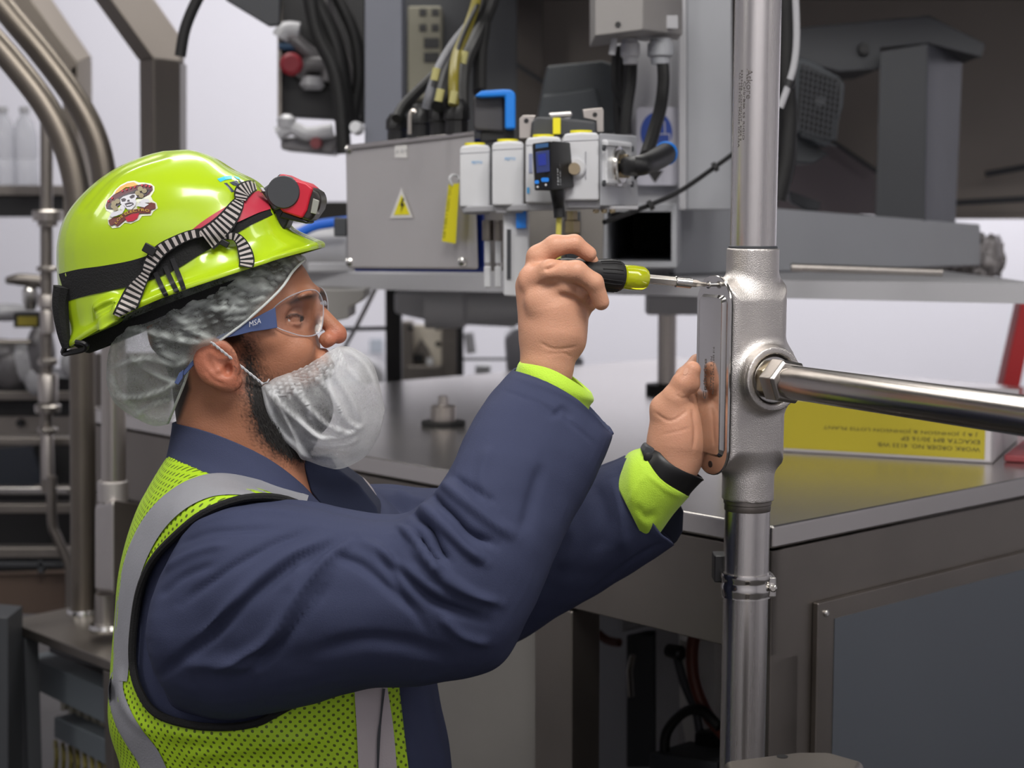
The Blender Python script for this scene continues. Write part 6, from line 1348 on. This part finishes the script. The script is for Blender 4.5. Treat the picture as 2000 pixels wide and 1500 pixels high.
# lamp unit: real width across the brow of the hat
YL=Y0-.055
def LP(x,y,dy=0): return P(x,y,YL+dy)
def lprism(pts,dy,th,m,nm,bev=.003,parent=None): return MB().prism([LP(x,y,dy) for x,y in pts],(0,th,0)).build(nm,m,parent or hl_,bev,seg=3)
lprism([(543,343),(552,339),(575,350),(598,357),(612,368),(606,385),(600,410),(590,427),(552,414),(540,400)],0,.075,M['red'],'lamp_body',.006)
lprism([(600,360),(622,374),(629,388),(624,408),(612,425),(604,434),(585,428),(590,400),(596,375)],.004,.067,mat('dark_bezel','#2b2724',.35),'lens_bezel',.005)
lprism([(611,387),(624,392),(618,419),(606,416)],.0025,.03,mat('lamp_lens','#8f9088',.1,0,coat=.5),'side_lens',.001)
lprism([(552,412),(590,427),(604,434),(598,437),(545,425)],.006,.06,M['black'],'lower_rim',.002)
lprism([(536,352),(545,340),(552,340),(548,360),(538,362)],.01,.05,M['greydark'],'top_grip',.002)
MB().lathe(LP(553,375,-.003),(0,1,0),[(0,.0185),(.002,.0195),(.02,.0195)],28).build('pivot_disc',M['greydark'],hl_,0)
lprism([(508,372),(535,352),(560,352),(560,400),(545,408),(535,412),(518,385)],-.001,.02,M['greydark'],'hinge_arm',.003)
lprism([(528,402),(560,405),(566,425),(560,440),(553,452),(545,440),(530,415)],.01,.05,M['black'],'mount_clip',.003)
lprism([(508,366),(513,366),(518,374),(513,374)],-.004,.004,M['white'],'white_tab',.0005)
# ================================================================ safety glasses
sg=thing('safety_glasses','clear wraparound safety glasses with blue-grey temple arms','safety glasses',tuple(P(560,650,Y0)))
def lensm():
    m=bpy.data.materials.new('clear_lens'); m.use_nodes=True; nt=m.node_tree; b=nt.nodes['Principled BSDF']; b.inputs['Base Color'].default_value=(.75,.78,.85,1); b.inputs['Roughness'].default_value=.05
    gl=nt.nodes.new('ShaderNodeBsdfGlossy'); gl.inputs['Roughness'].default_value=.04; tr=nt.nodes.new('ShaderNodeBsdfTransparent'); tr.inputs[0].default_value=(.90,.91,.94,1)
    fr=nt.nodes.new('ShaderNodeFresnel'); fr.inputs[0].default_value=1.5; n=nt.nodes.new('ShaderNodeTexNoise'); n.inputs['Scale'].default_value=60; n.inputs['Detail'].default_value=3
    bp=nt.nodes.new('ShaderNodeBump'); bp.inputs['Strength'].default_value=.02; nt.links.new(n.outputs[0],bp.inputs['Height']); nt.links.new(bp.outputs[0],gl.inputs['Normal'])
    ad=nt.nodes.new('ShaderNodeMath'); ad.operation='MULTIPLY_ADD'; ad.inputs[1].default_value=.8; ad.inputs[2].default_value=.01; nt.links.new(fr.outputs[0],ad.inputs[0])
    mx=nt.nodes.new('ShaderNodeMixShader'); nt.links.new(ad.outputs[0],mx.inputs[0]); nt.links.new(tr.outputs[0],mx.inputs[1]); nt.links.new(gl.outputs[0],mx.inputs[2]); nt.links.new(mx.outputs[0],nt.nodes['Material Output'].inputs[0]); return m
LM=lensm()
outl=[(529,612),(536,600),(560,582),(590,569),(612,566),(624,574),(631,592),(631,622),(626,645),(612,655),(590,656),(562,648),(542,640),(531,628)]
def lensY(x): t=np.clip((x-529)/102,0,1); return .067-.042*(t**1.5)
outl_c=cm_np(np.array(outl+[outl[0]],float),4)[:-1]
for s_ in (-1,1):
    mb=MB(); cx,cy=585,612; rings=6; n_=len(outl_c); vs=[]
    for r in range(rings+1):
        k=r/rings
        for (x,y) in outl_c:
            X=cx+(x-cx)*k; Yy=cy+(y-cy)*k; vs.append((X,Yy))
    W_=[P(x,y,Y0-lensY(x)) for x,y in vs]
    if s_>0: W_=[Vector((w.x,2*Y0-w.y,w.z)) for w in W_]
    fs=[(r*n_+k,r*n_+(k+1)%n_,(r+1)*n_+(k+1)%n_,(r+1)*n_+k) for r in range(rings) for k in range(n_)]
    mb.add(W_,fs); o=mb.build('lens',LM,sg)
    rim=[W_[rings*n_+k] for k in range(n_)]; rim.append(rim[0]); MB().tube(rim,.0008,6).build('lens_rim',mat('lens_edge','#c5c9d2',.1,0,alpha=.45) if s_<0 else bpy.data.materials['lens_edge'],o)
arm=mat('blue_grey_temple','#4a5a86',.3,0,alpha=.88)
for s_ in (-1,1):
    pts=[(415,664),(428,655),(455,645),(480,630),(520,609),(538,600),(542,640),(520,644),(490,648),(460,656),(430,662)]
    W_=[P(x,y,Y0-(.0835-.012*max(0,(x-470)/70)**1.5)) for x,y in pts]
    if s_>0: W_=[Vector((w.x,2*Y0-w.y,w.z)) for w in W_]
    o=MB().prism(W_,(0,.002*-s_*-1,0)).build('temple_arm',arm,sg,.0006)
    W_=[P(x,y,Y0-.0855) for x,y in ((340,748),(350,728),(358,722),(357,738),(348,752))]
    if s_>0: W_=[Vector((w.x,2*Y0-w.y,w.z)) for w in W_]
    MB().prism(W_,(0,.003,0)).build('temple_tip',arm,sg,.001)
    W_=[P(x,y,Y0-.0825) for x,y in ((420,664),(396,684),(372,708),(354,730),(360,734),(380,712),(402,690),(426,668))]
    if s_>0: W_=[Vector((w.x,2*Y0-w.y,w.z)) for w in W_]
    MB().prism(W_,(0,.003,0)).build('temple_hook',arm,sg,.001)
A=P(487,639,Y0-.0855); B=P(510,631,Y0-.0845); flat_text('printed_name','MSA',A,B-A,(0,0,1),(B-A).length,.0065,M['inkwhite'],sg)
MB().tube([P(628,592,Y0-.016),P(636,594,Y0),Vector((P(628,592,Y0-.016).x,Y0+.016,P(628,592,Y0-.016).z))],.002,8,sub=4).build('nose_bridge',bpy.data.materials['lens_edge'],sg)
# ================================================================ watch
wt=thing('wristwatch','black smart watch band on the left wrist between lime cuff and hand','watch',tuple(P(1310,930,2.1)))
v,f=loft([([(1254,890),(1285,945),(1344,968)],.036,2.103),([(1256,882),(1290,935),(1349,960)],.0375,2.102),([(1268,872),(1306,915),(1366,942)],.0375,2.10),([(1275,868),(1312,908),(1374,936)],.036,2.10)],4,60,capA=False,capB=False)
o=link('band',mesh_np(v,f),M['black'],wt); o.modifiers.new('s','SOLIDIFY').thickness=.003; o.modifiers['s'].offset=0
MB().prism([P(x,y,2.075) for x,y in ((1253,880),(1262,868),(1278,876),(1284,890),(1272,906),(1258,896))],(0,.03,0)).build('watch_case',M['greydark'],wt,.003)
MB().lathe(P(1266,893,2.074),(0,-1,0),[(0,.006),(.002,.006),(.003,.004)],18).build('crown',M['black'],wt)
# ================================================================ screwdriver
sd=thing('screwdriver','black multi-bit screwdriver with a clear yellow collar held against the cover screw','screwdriver',tuple((SDa+SDb)/2))
A=Vector(SDa); B=Vector(BQ(.064,0,HB-.009)); D=(B-A).normalized()
def at_px(px): 
    lo_,hi_=0,1
    for _ in range(30):
        m_=(lo_+hi_)/2
        if topx([A+(B-A)*m_])[0][0]<px: lo_=m_
        else: hi_=m_
    return (B-A).length*lo_
LT=(B-A).length; g0,g1,c1,s1,h1=0,at_px(1214),at_px(1262),at_px(1318),at_px(1348)
mb=MB(); prof=[(0,.010),(.003,.014),(.012,.016),(g1*.35,.0165),(g1*.6,.0172),(g1*.8,.0195),(g1*.93,.0192),(g1-.002,.0175),(g1,.012)]
mb.lathe(A,D,prof,36)
V_=np.array(mb.v); 
g=mb.build('grip',mat('black_grip','#141416',.5,0,bump=.1),sd,0)
mb=MB(); 
for k in range(9):
    th=2*math.pi*k/9; a=D.orthogonal().normalized(); b=D.cross(a); e=a*math.cos(th)+b*math.sin(th); t=D.cross(e)
    for zz in (-1,1): mb.tube([A+D*g1*.62+e*.0172+t*.0022*zz,A+D*g1*.8+e*.0194+t*.0024*zz,A+D*g1*.92+e*.0192+t*.0022*zz],.0007,6)
mb.build('grip_rib',M['rubber'],g)
yl=mat('clear_yellow_acetate','#d5dc1e',.12,0,coat=.6,bump=.3,bscale=60); yl.node_tree.nodes['Principled BSDF'].inputs['Transmission Weight'].default_value=.45
MB().lathe(A+D*g1,D,[(0,.0125),(.002,.0145),((c1-g1)*.45,.0152),((c1-g1)*.8,.0150),((c1-g1)*.97,.012),(c1-g1,.006)],32).build('yellow_collar',yl,sd,0)
MB().lathe(A+D*(c1-.004),D,[(0,.0062),(s1-c1+.004,.0062)],6).build('shaft',M['chrome'],sd,.0004)
MB().lathe(A+D*s1,D,[(0,.0062),(.0008,.0068),(h1-s1,.0068),(h1-s1+.001,.0055)],20).build('bit_holder',M['chrome'],sd,0)
MB().lathe(A+D*h1,D,[(0,.0045),((LT-h1)*.35,.0045),((LT-h1)*.55,.0028),((LT-h1)*.85,.0026),(LT-h1,.0008)],6).build('bit',M['steel'],sd,0)
